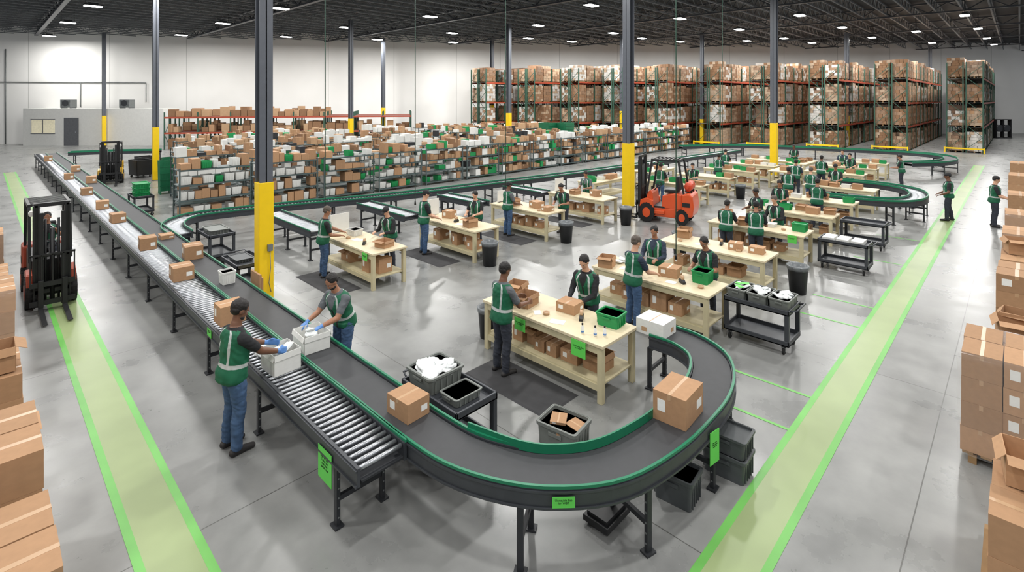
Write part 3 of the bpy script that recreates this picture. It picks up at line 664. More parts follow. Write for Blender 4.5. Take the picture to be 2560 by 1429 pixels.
def conveyor(path,w,kind,label,curved=True,legs=None,lstep=2.4,pitch=.09,ztop=.80,guards=(1,1),cap=100,rr=.024):
    pts=catmull([(p[0],p[1]) for p in path]) if curved else [Vector((p[0],p[1])) for p in path]
    o0=pts[0].copy();pts=[p-o0 for p in pts];c=cumlen(pts)
    root=obj('roller_conveyor' if kind=='roller' else 'belt_conveyor',None,loc=(o0.x,o0.y,0),label=label,cat='conveyor')
    nrm=[]
    for i in range(len(pts)):
        d=(pts[min(i+1,len(pts)-1)]-pts[max(i-1,0)]).normalized();nrm.append(Vector((-d.y,d.x)))
    def sweep(off,wd,z0,z1,b=None):
        b=b or MB();rings=[]
        for p,n in zip(pts,nrm):
            a=p+n*(off-wd/2);e=p+n*(off+wd/2);rings.append([(a.x,a.y,z0),(e.x,e.y,z0),(e.x,e.y,z1),(a.x,a.y,z1)])
        b.loft(rings,sm=False);return b
    for sd in (1,-1):
        b=sweep(sd*(w/2+.02),.035,ztop-.17,ztop+.015);sweep(sd*(w/2+.045),.02,ztop-.17,ztop-.15,b);sweep(sd*(w/2+.045),.02,ztop-.02,ztop+.0,b)
        mk('side_rail',b,[steel],parent=root)
        gh=guards[0 if sd>0 else 1]
        if gh:
            b=sweep(sd*(w/2+.03),.028,ztop+.016,ztop+.016+.028*gh);mk('guard_rail',b,[green],parent=root,label='green guard rail')
    mk('gap_dark_sheet',sweep(0,w-.02,ztop-.14,ztop-.12),[steeld],parent=root)  # dark sheet added underneath to darken the gaps between rollers
    if kind=='belt':
        mk('conveyor_belt',sweep(0,w-.01,ztop-.03,ztop-.005),[belt],parent=root,label='dark rubber belt')
    else:
        n=int(c[-1]/pitch);rest=MB()
        lst=[at(pts,c,(k+.5)*pitch) for k in range(n)]
        idx=sorted(range(n),key=lambda k:dep(lst[k][0].x+o0.x,lst[k][0].y+o0.y))
        near=set(idx[:cap])
        mbr=MB();mbr.cyl((0,-w/2+.004,0),(0,w/2-.004,0),rr,n=12);rm=mbr.mesh('roller',[chrome])
        for k in range(n):
            p,d=lst[k]
            if k in near: obj('roller',rm,parent=root,loc=(p.x,p.y,ztop-rr),rz=math.atan2(d.y,d.x))
            else:
                nn=Vector((-d.y,d.x));a=p+nn*(w/2-.004);e=p-nn*(w/2-.004);rest.cyl((a.x,a.y,ztop-rr),(e.x,e.y,ztop-rr),rr,n=8)
        if rest.v: mk('rollers',rest,[chrome],parent=root,kind='stuff')
    if legs is None:
        legs=[.3+k*lstep for k in range(int((c[-1]-.3)/lstep)+1)]
    lm=MB()
    for sd in (-1,1):
        y=sd*(w/2+.015);lm.box(-.03,y-.02,.02,.03,y+.02,ztop-.17);lm.box(-.06,y-.05,0,.06,y+.05,.02)
        for k in range(5): lm.cyl((-.031,y,.1+k*.1),(-.034,y,.1+k*.1),.01,n=6,m=1)
    lm.box(-.02,-w/2,.26,.02,w/2,.31);lm.box(-.02,-w/2,ztop-.24,.02,w/2,ztop-.19)
    lme=lm.mesh('support_leg',[steeld,acm])
    for s in legs:
        p,d=at(pts,c,s);obj('support_leg',lme,parent=root,loc=(p.x,p.y,0),rz=math.atan2(d.y,d.x))
    return root
rc=conveyor([(2.85,4.6),(2.85,47)],.50,'roller','long charcoal roller conveyor with steel rollers and green rail',curved=False,legs=[.45+2.15*k for k in range(20)],pitch=.10,guards=(0,1))
bpath=[(3.42,47)]+[(3.42,y) for y in (30,20,12,8,6,5.3,4.7)]+[(3.47,4.1),(3.67,3.58),(3.96,3.2),(4.39,2.9),(5.05,2.76),(5.7,2.74),(6.3,2.78),(6.82,2.93),(7.2,3.18),(7.40,3.6),(7.40,4.05)]
bc=conveyor(bpath,.48,'belt','dark belt conveyor with long straight run ending in U-shaped bend',legs=[.45+2.15*k for k in range(20)]+[43.6,44.7,45.9,47.2,48.6],guards=(1,1))
gp=catmull([(3.72,4.3),(3.90,3.68),(4.13,3.36),(4.5,3.12),(5.1,3.0),(5.7,2.98)]);
b=MB();rings=[]
for i,p in enumerate(gp):
    d=(gp[min(i+1,len(gp)-1)]-gp[max(i-1,0)]).normalized();n=Vector((-d.y,d.x))
    a=p-n*.010-Vector((3.42,47));e=p+n*.010-Vector((3.42,47));rings.append([(a.x,a.y,.80),(e.x,e.y,.80),(e.x,e.y,.895),(a.x,a.y,.895)])
b.loft(rings,sm=False);mk('side_guard',b,[green],parent=bc,label='green side guard on inside of bend')
sign(bc,(3.735-3.42,2.985-47+.0,.72),math.radians(-44),.21,.10)
sign(rc,(2.55-2.85,5.25-4.6,.54),math.radians(-90),.30,.34,body='Uae wl ane\nTubal lan\nnob pae\nlae ble tan')
sign(rc,(2.55-2.85,9.2-4.6,.72),math.radians(-90),.20,.14)
sign(bc,(5.72-3.42,2.43-47,.54),math.radians(-8),.18,.36,body='Roa one\nTua pal len\nmoe bul')
mid=[(3.80,16.2),(3.86,17.3),(4.3,18.2),(5.2,18.5),(8,17.9),(11,17.0),(16,16.3),(22,15.6),(30,15),(38,14.5)]
conveyor(mid,.5,'roller','roller conveyor with green guard rails curving off main belt',lstep=2.2,guards=(1.6,1.6),pitch=.11,rr=.03)
for x,y0,y1 in ((6.6,17.7,13.9),(9.45,17.0,13.6),(12.4,16.3,13.5),(15.5,15.9,13.3)):
    conveyor([(x,y0-.5),(x,y1)],.5,'roller','short roller spur conveyor feeding a packing bench',curved=False,lstep=1.5,guards=(1,1),pitch=.11,rr=.03)
conveyor([(27,6.0),(26.9,4.3),(26.2,3.2),(25,2.75),(23.7,2.75),(22.8,3.2),(22.4,4.2),(22.3,5.4)],.5,'roller','U-shaped roller conveyor with green guard rails',lstep=1.3,guards=(2.4,2.4),pitch=.11,rr=.03)
conveyor([(38,18.8),(42,16),(43.8,11),(44.5,6),(43.6,3.8),(41.5,3.0),(39,3.3),(37,4.6)],.6,'belt','curved conveyor with green guard rails',lstep=2.5,guards=(3,3))
conveyor([(4.3,46.5),(6.5,45.8),(9,44)],.6,'belt','short conveyor with green guard rails',lstep=2.5,guards=(3,3))
for px,py,zz,s in ((425,700,.81,(.36,.42,.27)),(345,623,.81,(.34,.42,.28)),(275,556,.81,(.34,.40,.26)),(240,522,.81,(.34,.38,.26)),(203,487,.81,(.34,.40,.26)),(168,447,.81,(.34,.42,.26)),(118,402,.81,(.36,.45,.3)),(545,808,.81,(.38,.34,.30))):
    x,y=G(px,py,zz);carton(2.86,y,.803,s[0],s[1],s[2],R.uniform(-.12,.12),'brown carton riding on roller conveyor',group='cartons on conveyor')
for px,py,s in ((452,648,(.36,.46,.30)),(390,598,(.3,.36,.10)),(185,428,(.36,.4,.28)),(240,455,(.36,.4,.28))):
    x,y=G(px,py,.8);carton(3.42,y,.798,*s,R.uniform(-.12,.12),'brown carton riding on belt conveyor',group='cartons on conveyor')
carton(3.46,5.05,.798,.31,.38,.22,.06,'brown carton with white label on belt conveyor')
carton(5.60,2.80,.798,.50,.38,.33,.06,'large brown carton on curved belt bend')
def wbox_b():
    b=MB();b.box(-.5,-.5,0,.5,.5,1);o=mk('white_box',b,[white],label='closed white cardboard box',cat='box')
    b=MB();b.box(-.5,-.02,1,.5,.02,1.006);mk('lid_seam',b,[tape],parent=o)
    b=MB();b.box(-.506,.1,.2,-.5,.3,.5);mk('printed_mark',b,[tape],parent=o);b=MB();b.box(.1,-.506,.2,.3,-.5,.5);mk('printed_mark',b,[tape],parent=o);return o
wb=wbox_b();wb.location=(7.36,4.05,.80);wb.scale=(.40,.46,.22);wb['label']='closed white carton with tan print at belt end'
openc(2.84,7.12,.803,.36,.40,.27,.05,'white open box being packed on rollers',wh=True)
openc(3.40,7.42,.798,.38,.44,.24,-.05,'white open box being packed on belt',wh=True)
bags(2.86,7.62,.85,.04,.05,5,.15);bags(2.84,7.12,1.03,.06,.08,5,.1);bags(3.4,7.42,1.0,.05,.1,3,.08)
tote(3.42,11.2,.80,.26,.3,.24,0,'white','white bag-lined tote on belt')
benches=[]
xs=(6.72,9.62,12.5,15.38,18.3,21.0 ,24.6,29.4,32.4,35.4)
for x in xs: benches.append(bench(x,5.55 if x<7 else 5.27 if x<25 else 6.5,6 if x<16 else 3))
for x in (6.78,9.77,12.75,15.8,21.0,24.0,27,30,33): benches.append(bench(x,11.9 if x<8 else 11.75 if x<17 else 10.6,6 if x<16 else 3))
for x,y in ((19.6,13.4),(24.2,13.4),(29,8.6),(33,8.9)): benches.append(bench(x,y,4,math.pi/2))
A0=benches[0]
sign(A0,(-.49,.35,.70),math.radians(-90),.24,.20);sign(A0,(-.49,-.85,.70),math.radians(-90),.26,.24)
sign(benches[3],(-.49,-1.0,.75),math.radians(-90),.22,.2)
sign(benches[10],(-.49,-.95,.74),math.radians(-90),.22,.18)
T=.861
openc(6.62,6.12,T,.34,.30,.20,.15,'open brown box held open on workbench')
carton(6.95,5.42,T,.30,.36,.16,.1,'brown carton being closed on workbench');openc(6.9,6.6,T,.3,.3,.2,.3)
tote(6.98,4.62,T,.34,.40,.20,.1,'green','green plastic tote on workbench')
def bottle_b():
    b=MB();b.lathe([(.022,0),(.024,.01),(.024,.10),(.012,.12),(.012,.13)],14);o=mk('bottle',b,[paper],label='small white bottle with dark cap',cat='bottle')
    b=MB();b.lathe([(.014,.128),(.014,.155),(.006,.16)],12);mk('cap',b,[black],parent=o)
    b=MB();b.lathe([(.0252,.02),(.0252,.045)],14);mk('band',b,[glovem],parent=o);return o
for q in ((6.40,4.75),(6.46,4.56),(6.55,4.45)): inst('bottle',bottle_b,(q[0],q[1],T),0,None,'small white bottle with blue band on workbench','bottles on workbench')
def sheet(x,y,z,sx,sy,rz,label='white paper sheet on workbench',m=paper,t=.004):
    b=MB();b.cb((0,0,t/2),(sx,sy,t));b.cb((sx*.05,0,t+.0006),(sx*.6,sy*.7,.001));return mk('paper_sheet',b,[m],loc=(x,y,z),rz=rz,label=label,cat='paper')
sheet(6.45,5.28,T,.16,.24,.4);sheet(9.5,5.9,T,.2,.28,.2);sheet(12.4,5.6,T,.2,.26,.7);sheet(6.7,12.0,T,.2,.3,.2);sheet(9.6,11.4,T,.2,.3,.5);sheet(6.5,5.75,T,.18,.12,.9);sheet(9.4,4.85,T,.16,.2,.1)
def tdisp(x,y,z,rz):
    b=MB();b.poly([(0,0),(.16,0),(.17,.05),(.12,.09),(.04,.08),(0,.04)],'y',-.03,.03);o=mk('tape_dispenser',b,[black],loc=(x,y,z),rz=rz,label='black tape dispenser on workbench',cat='tape dispenser')
    b=MB();b.cyl((.09,-.026,.10),(.09,.026,.10),.05,n=20);mk('tape_roll',b,[tape],parent=o)
tdisp(6.72,5.02,T,.5);tdisp(9.45,4.6,T,1.);tdisp(12.6,5.2,T,.2);tdisp(6.55,11.45,T,.8);tdisp(9.6,11.7,T,.1)
def roll_b():
    b=MB();b.lathe([(.055,0),(.055,.045),(.035,.045),(.035,0.001)],22);return mk('tape_roll',b,[tape],label='roll of tan packing tape',cat='tape')
for q in ((6.55,5.6),(9.35,5.5),(9.5,4.3),(12.3,6.1),(12.4,4.7),(6.6,12.3),(9.5,12.6),(12.5,11.0),(15.3,4.6)): inst('roll',roll_b,(q[0],q[1],T),0,None,'roll of tan packing tape on workbench')
carton(9.75,5.05,T,.32,.38,.19,.15,'brown carton on workbench');tote(9.85,4.42,T,.36,.34,.24,.05,'green','green plastic tote being filled on workbench')
openc(9.35,6.3,T,.3,.3,.22,.3);tote(9.7,5.75,T,.2,.25,.12,.2,'white')
carton(12.55,4.82,T,.26,.30,.17,.2,'small brown carton on workbench');carton(12.6,4.35,T,.26,.32,.15,.1,'small brown carton on workbench')
openc(12.75,6.2,T,.34,.3,.24,.2)
openc(15.2,5.6,T,.3,.3,.2,.2);tote(15.5,4.25,T,.3,.36,.22,0,'green','green tote on workbench');openc(15.4,6.2,T,.4,.3,.3,.2);tote(15.5,5.0,T,.3,.3,.1,0,'white')
openc(6.85,11.0,T,.32,.34,.16,.2,'open brown carton on workbench');tote(6.9,12.5,T,.3,.36,.16,.1,'white')
bags(9.75,6.2,T+.03,.1,.1,3,.09);bags(12.5,5.5,T+.03,.1,.15,3,.09)
for x,y in ((9.9,12.3),(9.6,11.0),(12.6,12.2),(12.85,11.4),(12.7,10.8),(15.7,12),(15.9,11.2)):
    (openc if R.random()<.6 else carton)(x,y,T,R.uniform(.28,.4),R.uniform(.28,.4),R.uniform(.14,.24),R.uniform(-.3,.3))
def panel(x,y,z,w,h,rz,m=white,lab='white upright divider panel'):
    b=MB();b.cb((0,0,h/2),(w,.02,h));b.cb((0,.04,.01),(w*.8,.10,.02));return mk('divider_panel',b,[m],loc=(x,y,z),rz=rz,label=lab,cat='panel')
panel(6.75,13.03,T,.55,.5,.05);panel(9.75,12.9,T,.45,.5,.1);panel(12.7,12.9,T,.4,.4,0);panel(15.8,12.85,T,.5,.5,0)
for bb in benches[4:10]+benches[14:]:
    x,y=bb.location.x,bb.location.y
    for k in range(6):
        xx=x+R.uniform(-.22,.22);yy=y-1.05+k*.40
        if bb.rotation_euler[2]>1: xx=x-1.05+k*.40;yy=y+R.uniform(-.22,.22)
        f=R.random()
        if f<.35: tote(xx,yy,T,.3,.34,.18,R.uniform(-.1,.1),'green','green tote on workbench',kids=False)
        elif f<.5: carton(xx,yy,T,.3,.34,.2,R.uniform(-.1,.1),'brown carton on workbench',kids=False)
        elif f<.72: openc(xx,yy,T,.28,.3,.18,R.uniform(-.1,.1))
        elif f<.88: tote(xx,yy,T,.3,.34,.14,R.uniform(-.1,.1),'white','white tray on workbench',kids=False)
def fmat(x0,y0,x1,y1):
    b=MB();b.loft([[(x0,y0,.001),(x1,y0,.001),(x1,y1,.001),(x0,y1,.001)],[(x0+.03,y0+.03,.016),(x1-.03,y0+.03,.016),(x1-.03,y1-.03,.016),(x0+.03,y1-.03,.016)]],sm=False)
    mk('floor_mat',b,[matm],label='black rubber anti-fatigue floor mat',cat='floor mat')
fmat(5.45,4.7,6.24,6.4);fmat(5.5,11.0,6.25,12.9);fmat(8.45,10.9,9.2,12.8);fmat(11.45,10.8,12.2,12.7);fmat(14.5,10.8,15.2,12.7)
cart(10.0,3.38,0,'dark grey utility cart carrying three grey totes');cart(15.75,3.25,0);cart(18.6,3.35,0);cart(4.17,5.2,math.pi,'low grey cart holding a tote of white bags');cart(4.25,12.75,math.pi)
for k in range(3):
    tote(10.0,3.01+k*.37,.722,.56,.355,.20,0,'grey','grey tote filled with packaged goods on cart','totes on utility cart')
    bags(10.0,3.01+k*.37,.89,.16,.09,9 if k<2 else 4,.08)
for k in range(3): sheet(10+R.uniform(-.15,.15),3.75+R.uniform(-.08,.08),.93+.01*k,.14,.1,k,'bright green leaflet in tote',signg,.006)
for k in range(3): sheet(15.75,2.95+k*.32,.722+.0,.5,.26,0,'white folded carton sheets on cart',white,.09)
tote(4.16,5.46,.722,.58,.54,.22,0,'grey','grey-green tote heaped with white bags on cart');bags(4.16,5.46,.90,.18,.16,24,.10)
tote(4.17,4.95,.722,.44,.34,.10,0,'grey','shallow grey tray on cart');bags(4.17,4.95,.76,.1,.08,3,.08)
tote(4.22,12.85,.722,.4,.6,.08,0,'black')
tote(5.2,4.15,0,.46,.58,.34,.15,'grey','grey tote of flattened cartons on floor inside bend')
for k in range(5): carton(5.2+R.uniform(-.08,.08),4.15+R.uniform(-.14,.14),.2+.025*k,.22,.2,.03,R.uniform(0,3),'small flattened brown carton in tote')
tote(5.42,2.72,0,.36,.46,.32,.1,'black','charcoal tote under conveyor bend');tote(6.22,2.48,.0,.38,.52,.28,.05,'black','charcoal tote beside conveyor bend');tote(6.22,2.48,.285,.38,.52,.22,.05,'black','charcoal tote stacked beside conveyor bend')
b=MB();b.cb((0,0,.07),(.42,.3,.06));b.cb((0,0,.12),(.36,.24,.04));r=mk('floor_dolly',b,[black],loc=(4.6,3.1,0),label='flat black dolly under conveyor bend',cat='dolly')
for x in (-1,1):
    for y in (-1,1):
        b=MB();b.cyl((x*.16,y*.11-.012,.025),(x*.16,y*.11+.012,.025),.025,n=12);mk('wheel',b,[rubber],parent=r)
for q in ((9.5,10.1,1),(12.7,10.05,1),(13.05,3.62,1),(15.95,9.95,1),(6.62,7.08,.88),(23.7,8.9,1),(29.5,12.4,1),(14.0,6.95,1)): trash(*q)
cart(4.35,24.2,0,'grey cart stacked with green totes')
for k in range(3): tote(4.35,24.2,.722+.17*k,.5,.8,.165,0,'green','green plastic tote stacked on cart','stacked green totes')
cart(4.6,16.0,0);tote(4.6,16.0,.722,.5,.8,.14,0,'grey')
b=MB();b.cb((0,0,.42),(.04,.5,.84));b.cb((.05,.03,.38),(.03,.5,.76));mk('flattened_cartons',b,[card],loc=(4.0,11.3,0),rz=.0,label='flattened brown cartons standing beside column',cat='cardboard')
# ---------------------------------------------------------------- forklift
def forklift(x,y,yaw,paint,label,tankm=None,s=(1,1,1),body=None):
    body=body or paint
    o=obj('forklift',None,loc=(x,y,0),rz=math.radians(yaw),label=label,cat='forklift',scale=s)
    b=MB();b.box(-.95,-.42,.2,.62,.42,.5);b.box(-.15,-.5,.3,.3,-.35,.42);b.box(-.15,.35,.3,.3,.5,.42)
    b.poly([(-.85,.5),(-.85,.98),(-.55,1.02),(-.05,.92),(0,.5)],'y',-.42,.42)
    b.poly([(.32,.45),(.62,.45),(.62,.98),(.45,1.08),(.38,.98)],'y',-.42,.42)
    mk('chassis',b,[body],parent=o,bevel=.02)
    b=MB();b.box(-.14,-.425,.50,.34,.425,.56);b.box(-.2,-.43,.30,.3,-.421,.36);mk('floor_plate',b,[black],parent=o)
    for a in (-1,1):
        b=MB();b.poly([(.3,.5),(.9,.5),(.86,.74),(.6,.82),(.34,.74)],'y',a*.40,a*.53);mk('fender',b,[paint],parent=o,bevel=.01)
        b=MB();b.box(-1.2,a*.522-.004,.62,-.9,a*.522+.004,.76);mk('side_panel',b,[black],parent=o)
    b=MB();b.poly([(-.86,.22),(-1.30,.3),(-1.36,.6),(-1.30,.98),(-1.15,1.08),(-.86,1.02)],'y',-.52,.52);mk('counterweight',b,[paint],parent=o,bevel=.05)
    b=MB();b.box(-.62,-.26,1.0,-.08,.26,1.12);b.box(-.70,-.25,1.08,-.58,.25,1.58);mk('seat',b,[black],parent=o,bevel=.03)
    b=MB();n=20;b.tube([(.22+.05*math.cos(t*2*math.pi/n),.16*math.cos(t*2*math.pi/n),1.22+.08*math.sin(t*2*math.pi/n)) for t in range(n+1)],.014);b.cyl((.22,0,1.22),(.45,0,1.0),.02);mk('steering_wheel',b,[black],parent=o)
    b=MB()
    for yy in (-.44,.44):
        b.bar((.62,yy,.95),(.38,yy,2.12),.07,m=0);b.bar((-.95,yy,.98),(-.72,yy,2.12),.07,m=0);b.bar((-.75,yy,2.12),(.42,yy,2.12),.07)
    for k in range(8): b.bar((-.70+.155*k,-.44,2.13),(-.70+.155*k,.44,2.13),.06,.04)
    mk('overhead_guard',b,[black],parent=o)
    b=MB()
    for yy in (-.33,.33):
        b.box(.88,yy-.07,.08,1.0,yy-.03,2.2);b.box(.88,yy+.03,.08,1.0,yy+.07,2.2);b.box(.94,yy-.05,.08,.96,yy+.05,2.2)
    for yy in (-.23,.23): b.box(.99,yy-.045,.1,1.06,yy+.045,2.05)
    for zz in (.35,1.1,2.16): b.box(.90,-.38,zz,.96,.38,zz+.08)
    b.cyl((.95,0,.15),(.95,0,1.7),.055);b.cyl((.93,-.14,.15),(.93,-.14,1.9),.03);b.cyl((.93,.14,.15),(.93,.14,1.9),.03)
    mk('mast',b,[black],parent=o)
    b=MB();b.box(1.06,-.48,.14,1.10,.48,.24);b.box(1.06,-.48,.52,1.10,.48,.62)
    for yy in (-.46,-.23,0,.23,.46): b.box(1.06,yy-.015,.6,1.09,yy+.015,1.18)
    b.box(1.06,-.48,1.16,1.09,.48,1.2);mk('carriage',b,[black],parent=o)
    for yy in (-.25,.25):
        b=MB();b.poly([(1.10,.66),(1.14,.66),(1.14,.09),(2.1,.05),(2.1,.035),(1.10,.04)],'y',yy-.055,yy+.055);mk('fork',b,[black],parent=o,bevel=.004)
    for xx,r,w in ((.6,.33,.2),(-.88,.26,.18)):
        for sd in (-1,1):
            yy=sd*(.46);b=MB();b.cyl((xx,yy-w/2*.9,r),(xx,yy+w/2*.9,r),r,n=28)
            for k in range(18):
                a=2*math.pi*k/18;b.cb((0,0,r),(.04,w*.9,.02),0,Matrix.Translation((xx,yy,r))@Matrix.Rotation(a,4,'Y'))
            wl=mk('wheel',b,[rubber],parent=o)
            b=MB();b.cyl((xx,yy+sd*w*.40,r),(xx,yy+sd*w*.5,r),r*.5,n=20);mk('hub',b,[paint],parent=wl)
    if tankm:
        b=MB();b.tube([(-1.08,-.36,1.26),(-1.08,-.34,1.26),(-1.08,-.30,1.26),(-1.08,.30,1.26),(-1.08,.34,1.26),(-1.08,.36,1.26)],[.06,.12,.155,.155,.12,.06],n=24);b.cyl((-1.08,.36,1.26),(-1.08,.43,1.26),.05);mk('propane_tank',b,[tankm],parent=o,label='orange-red propane cylinder')
        for q in (-.18,.18):
            b=MB();b.box(-1.22,q-.02,1.06,-.94,q+.02,1.14);mk('tank_bracket',b,[black],parent=o)
    for yy in (-.4,.4):
        b=MB();b.cyl((.44,yy,1.98),(.50,yy,1.96),.06,n=14);mk('headlamp',b,[paper],parent=o)
    return o
forklift(1.08,15.6,-90,oranged,'black and orange forklift with lowered forks facing along walkway',s=(1,.76,1),body=black)
person((1.08,15.85),-90,1.55,lean=.05,lh=(.34,.12,1.2),rh=(.34,-.12,1.2),hp=.1,skin=skB,shirt=shirtk,sit=True,z=.31,vox=MV,label='person in green vest seated driving the forklift')
forklift(17.5,9.30,104,orange,'orange forklift with black mast and propane tank between benches',gas,(.84,1,1.06),body=orange)
forklift(*P(278,28.0),-100,fyel,'yellow forklift with black mast beside conveyor',None,(1,1,1),body=black)
# ---------------------------------------------------------------- shelving
def shelf_near():
    o=obj('shelving_unit',None,label='grey-green steel shelving bay',cat='shelving')
    for x in (0.03,2.47):
        for y in (-.42,.42):
            b=MB();b.cb((x,y,.95),(.045,.045,1.9));mk('post',b,[shelfm],parent=o)
    for z in (.12,.68,1.24,1.80):
        b=MB();b.box(0,-.44,z,2.5,.44,z+.02);b.box(0,-.45,z-.02,2.5,-.43,z+.035);mk('shelf',b,[shelfm],parent=o)
    return o
def shelf_far(hgt):
    def f():
        b=MB()
        for x in (0.03,2.47):
            for y in (-.42,.42): b.cb((x,y,hgt/2+.03),(.045,.045,hgt+.06))
        z=.12
        while z<=hgt+.01: b.box(0,-.44,z,2.5,.44,z+.035);z+=.56
        return mk('shelving_unit',b,[shelfm],label='grey-green steel shelving bay',cat='shelving')
    return f
stuffs={}
def clearcol(x,y,r=.75): return all((x-a)**2+(y-c)**2>r*r for a,c in COLS)
def sbox(k,x,y,z,sx,sy,sz):
    if not clearcol(x,y): return
    if k not in stuffs: stuffs[k]=MB()
    b=stuffs[k];b.box(x-sx/2,y-sy/2,z,x+sx/2,y+sy/2,z+sz)
    if k in('c1','c2','c3'): b.box(x-.03,y-sy/2-.002,z+sz*.6,x+.03,y+sy/2+.002,z+sz+.003,1)
ni=0
Y=22.3;r=0
while Y<41:
    X0=max(5.0,.2157*Y+.2)
    xend=min(47,wallX(Y)-2) if Y<27 else (44 if Y<31 else 41 if Y<35 else 36 if Y<38 else 33)
    nb=int((xend-X0)/2.75)
    wm_=[.62,.42,.7,.5,.8,.6,.75,.7][r%8]
    for k in range(nb):
        gap=R.random()
        low=(r>0 and R.random()<.35);hgt=1.24 if low else 1.80
        xb=X0+2.75*k+(.06 if r==0 else R.uniform(0,.2));Yb=Y+(0 if r==0 else R.uniform(-.15,.15))
        if not clearcol(xb+1.25,Yb,1.35) : continue
        if r>0 and gap<.08:
            tote(xb+.8,Yb,0,.6,.8,.55,0,R.choice(('green','black','green')),'large floor tote between shelving bays',kids=False);tote(xb+1.8,Yb,0,.6,.8,.6,0,'green','large green floor tote between shelving bays',kids=False);continue
        if r==0: inst('shn',shelf_near,(xb,Yb),0,None,'grey-green steel shelving bay filled with cartons and bins','front shelving bays')
        else: inst('shf%d'%low,shelf_far(hgt),(xb,Yb),0,None,'grey-green steel shelving bay filled with goods','rear shelving bays')
        topw=R.random()<.25
        for z in ([.155,.715,1.275,1.836] if not low else [.155,.715,1.275]):
            if r>0 and z<.7: continue
            if r>3 and z<1.2: continue
            top=z>(1.8 if not low else 1.2)
            x=xb+.06
            while x<xb+2.3:
                w=R.uniform(.20,.46);hh=R.uniform(.18,.44) if not top else R.uniform(.12,.5)
                if R.random()<(.06 if not top else .16): x+=w;continue
                w=min(w,xb+2.44-x)
                f=R.random()
                if top and topw: f=.75
                if r==0 and ni<112:
                    ni+=1
                    if f<.50: carton(x+w/2,Yb-.12,z,w-.02,.5,hh,R.uniform(-.05,.05),'brown carton on steel shelving','cartons on shelving',kids=False)
                    elif f<.86: tote(x+w/2,Yb-.12,z,w-.02,.5,min(hh,.3),0,'white','white plastic bin on steel shelving','white bins on shelving',kids=False)
                    else: tote(x+w/2,Yb-.12,z,w-.02,.5,min(hh,.26),0,'green','green plastic bin on steel shelving','green bins on shelving',kids=False)
                else:
                    key=('c1','c2','c3')[R.randrange(3)] if f<wm_ else ('w' if f<wm_+(1-wm_)*.6 else ('g' if f<wm_+(1-wm_)*.85 else 'k'))
                    sbox(key,x+w/2,Yb-.1+R.uniform(-.04,.04),z,w-.02,R.uniform(.35,.6),hh)
                x+=w
    Y+=2.5;r+=1
# ---------------------------------------------------------------- pallet racks
LV=(0.0,2.15,4.2,6.25)
def load_b(ms,var):
    def f():
        b=MB()
        for k in range(5): b.box(-.5,-.5+k*.22,.1,.5,-.5+k*.22+.12,.12,1)
        for k in range(3): b.box(-.5,-.5+k*.44,0,.5,-.5+k*.44+.1,.1,1)
        rr=random.Random(var);n=(5,6,7,5,6)[var%5];hh=(1.6,1.5,1.7,1.4,1.6)[var%5]
        for iz in range(n):
            nx,ny=(4,3) if iz%2 else (3,4)
            for ix in range(nx):
                for iy in range(ny):
                    x0=-.56+1.12/nx*ix;y0=-.56+1.12/ny*iy;j=rr.uniform(-.012,.012)
                    if iz==n-1 and rr.random()<.25: continue
                    b.box(x0+.006+j,y0+.006-j,.125+hh/n*iz,x0+1.12/nx-.006+j,y0+1.12/ny-.006-j,.125+hh/n*(iz+1)-.008,rr.choice((0,0,2)))
        return mk('pallet_load',b,[ms[0],palletw,ms[1]],label='shrink-wrapped pallet of cartons',cat='pallet load')
    return f
LB=[('l0',(wrapb,card3),0),('l1',(wrapg,wrapb),1),('l2',(wrapw,wrapg),2),('l3',(wrapb,wrapg),3),('l4',(wrapg,card),4),('l5',(wrapw,wrapb),3),('l6',(card3,wrapg),2)]
rr_=[(3.3,57.8),(8.0,55.2),(12.7,53.4),(17.2,51.2),(21.6,49.4),(25.6,46.6),(29.2,44.4),(32.8,42.0),(36.4,39.4),(40.4,36.4)]
slots=[]
def rack_row(Y,X0,nb,levels=LV,top=7.6,rz=0.,label='tall green and rust-orange pallet rack row'):
    o=obj('pallet_rack',None,loc=(X0,Y,0),rz=rz,label=label,cat='pallet rack',group='pallet racking')
    for k in range(nb+1):
        x=k*2.7;b=MB()
        for y in (-1.15,-.1,.1,1.15): b.cb((x,y,top/2),(.10,.08,top))
        for y0,y1 in ((-1.15,-.1),(.1,1.15)):
            z=.3;fl=0
            while z<top-1.1:
                b.bar((x,y0 if fl else y1,z),(x,y1 if fl else y0,z+1.0),.04);z+=1.0;fl^=1
        mk('upright_frame',b,[rackg],parent=o)
    for z in levels[1:]:
        for y in (-1.17,-.1,.1,1.17):
            b=MB();b.box(0,y-.03,z-.15,nb*2.7,y+.03,z);mk('load_beam',b,[racko],parent=o)
        b=MB();b.box(.1,-1.1,z-.03,nb*2.7-.1,1.1,z-.015);mk('wire_deck',b,[acm],parent=o)
    return o
for Y,X0 in rr_:
    X1=min(wallX(Y)-2.6,X0+29);nb=max(2,int((X1-X0)/2.7));rack_row(Y,X0,nb)
    g=obj('rack_end_guard',None,loc=(X0-.5,Y,0),label='yellow steel rack end guard rail',cat='guard rail')
    b=MB();b.box(0,-1.3,.3,.08,1.3,.42);mk('rail',b,[yel],parent=g)
    for q in (-1.25,1.25):
        b=MB();b.box(-.02,q-.05,0,.1,q+.05,.45);mk('post',b,[yel],parent=g)
    for k in range(nb*2):
        x=X0+.72+(k//2)*2.7+(k%2)*1.26
        for z in LV:
            for y in (-.60,.60):
                if R.random()<.05 and z<6: continue
                if not clearcol(x,Y+y,.9): continue
                slots.append((x,Y+y,z,y<0 or k<1))
slots.sort(key=lambda q:(not q[3],dep(q[0],q[1])))
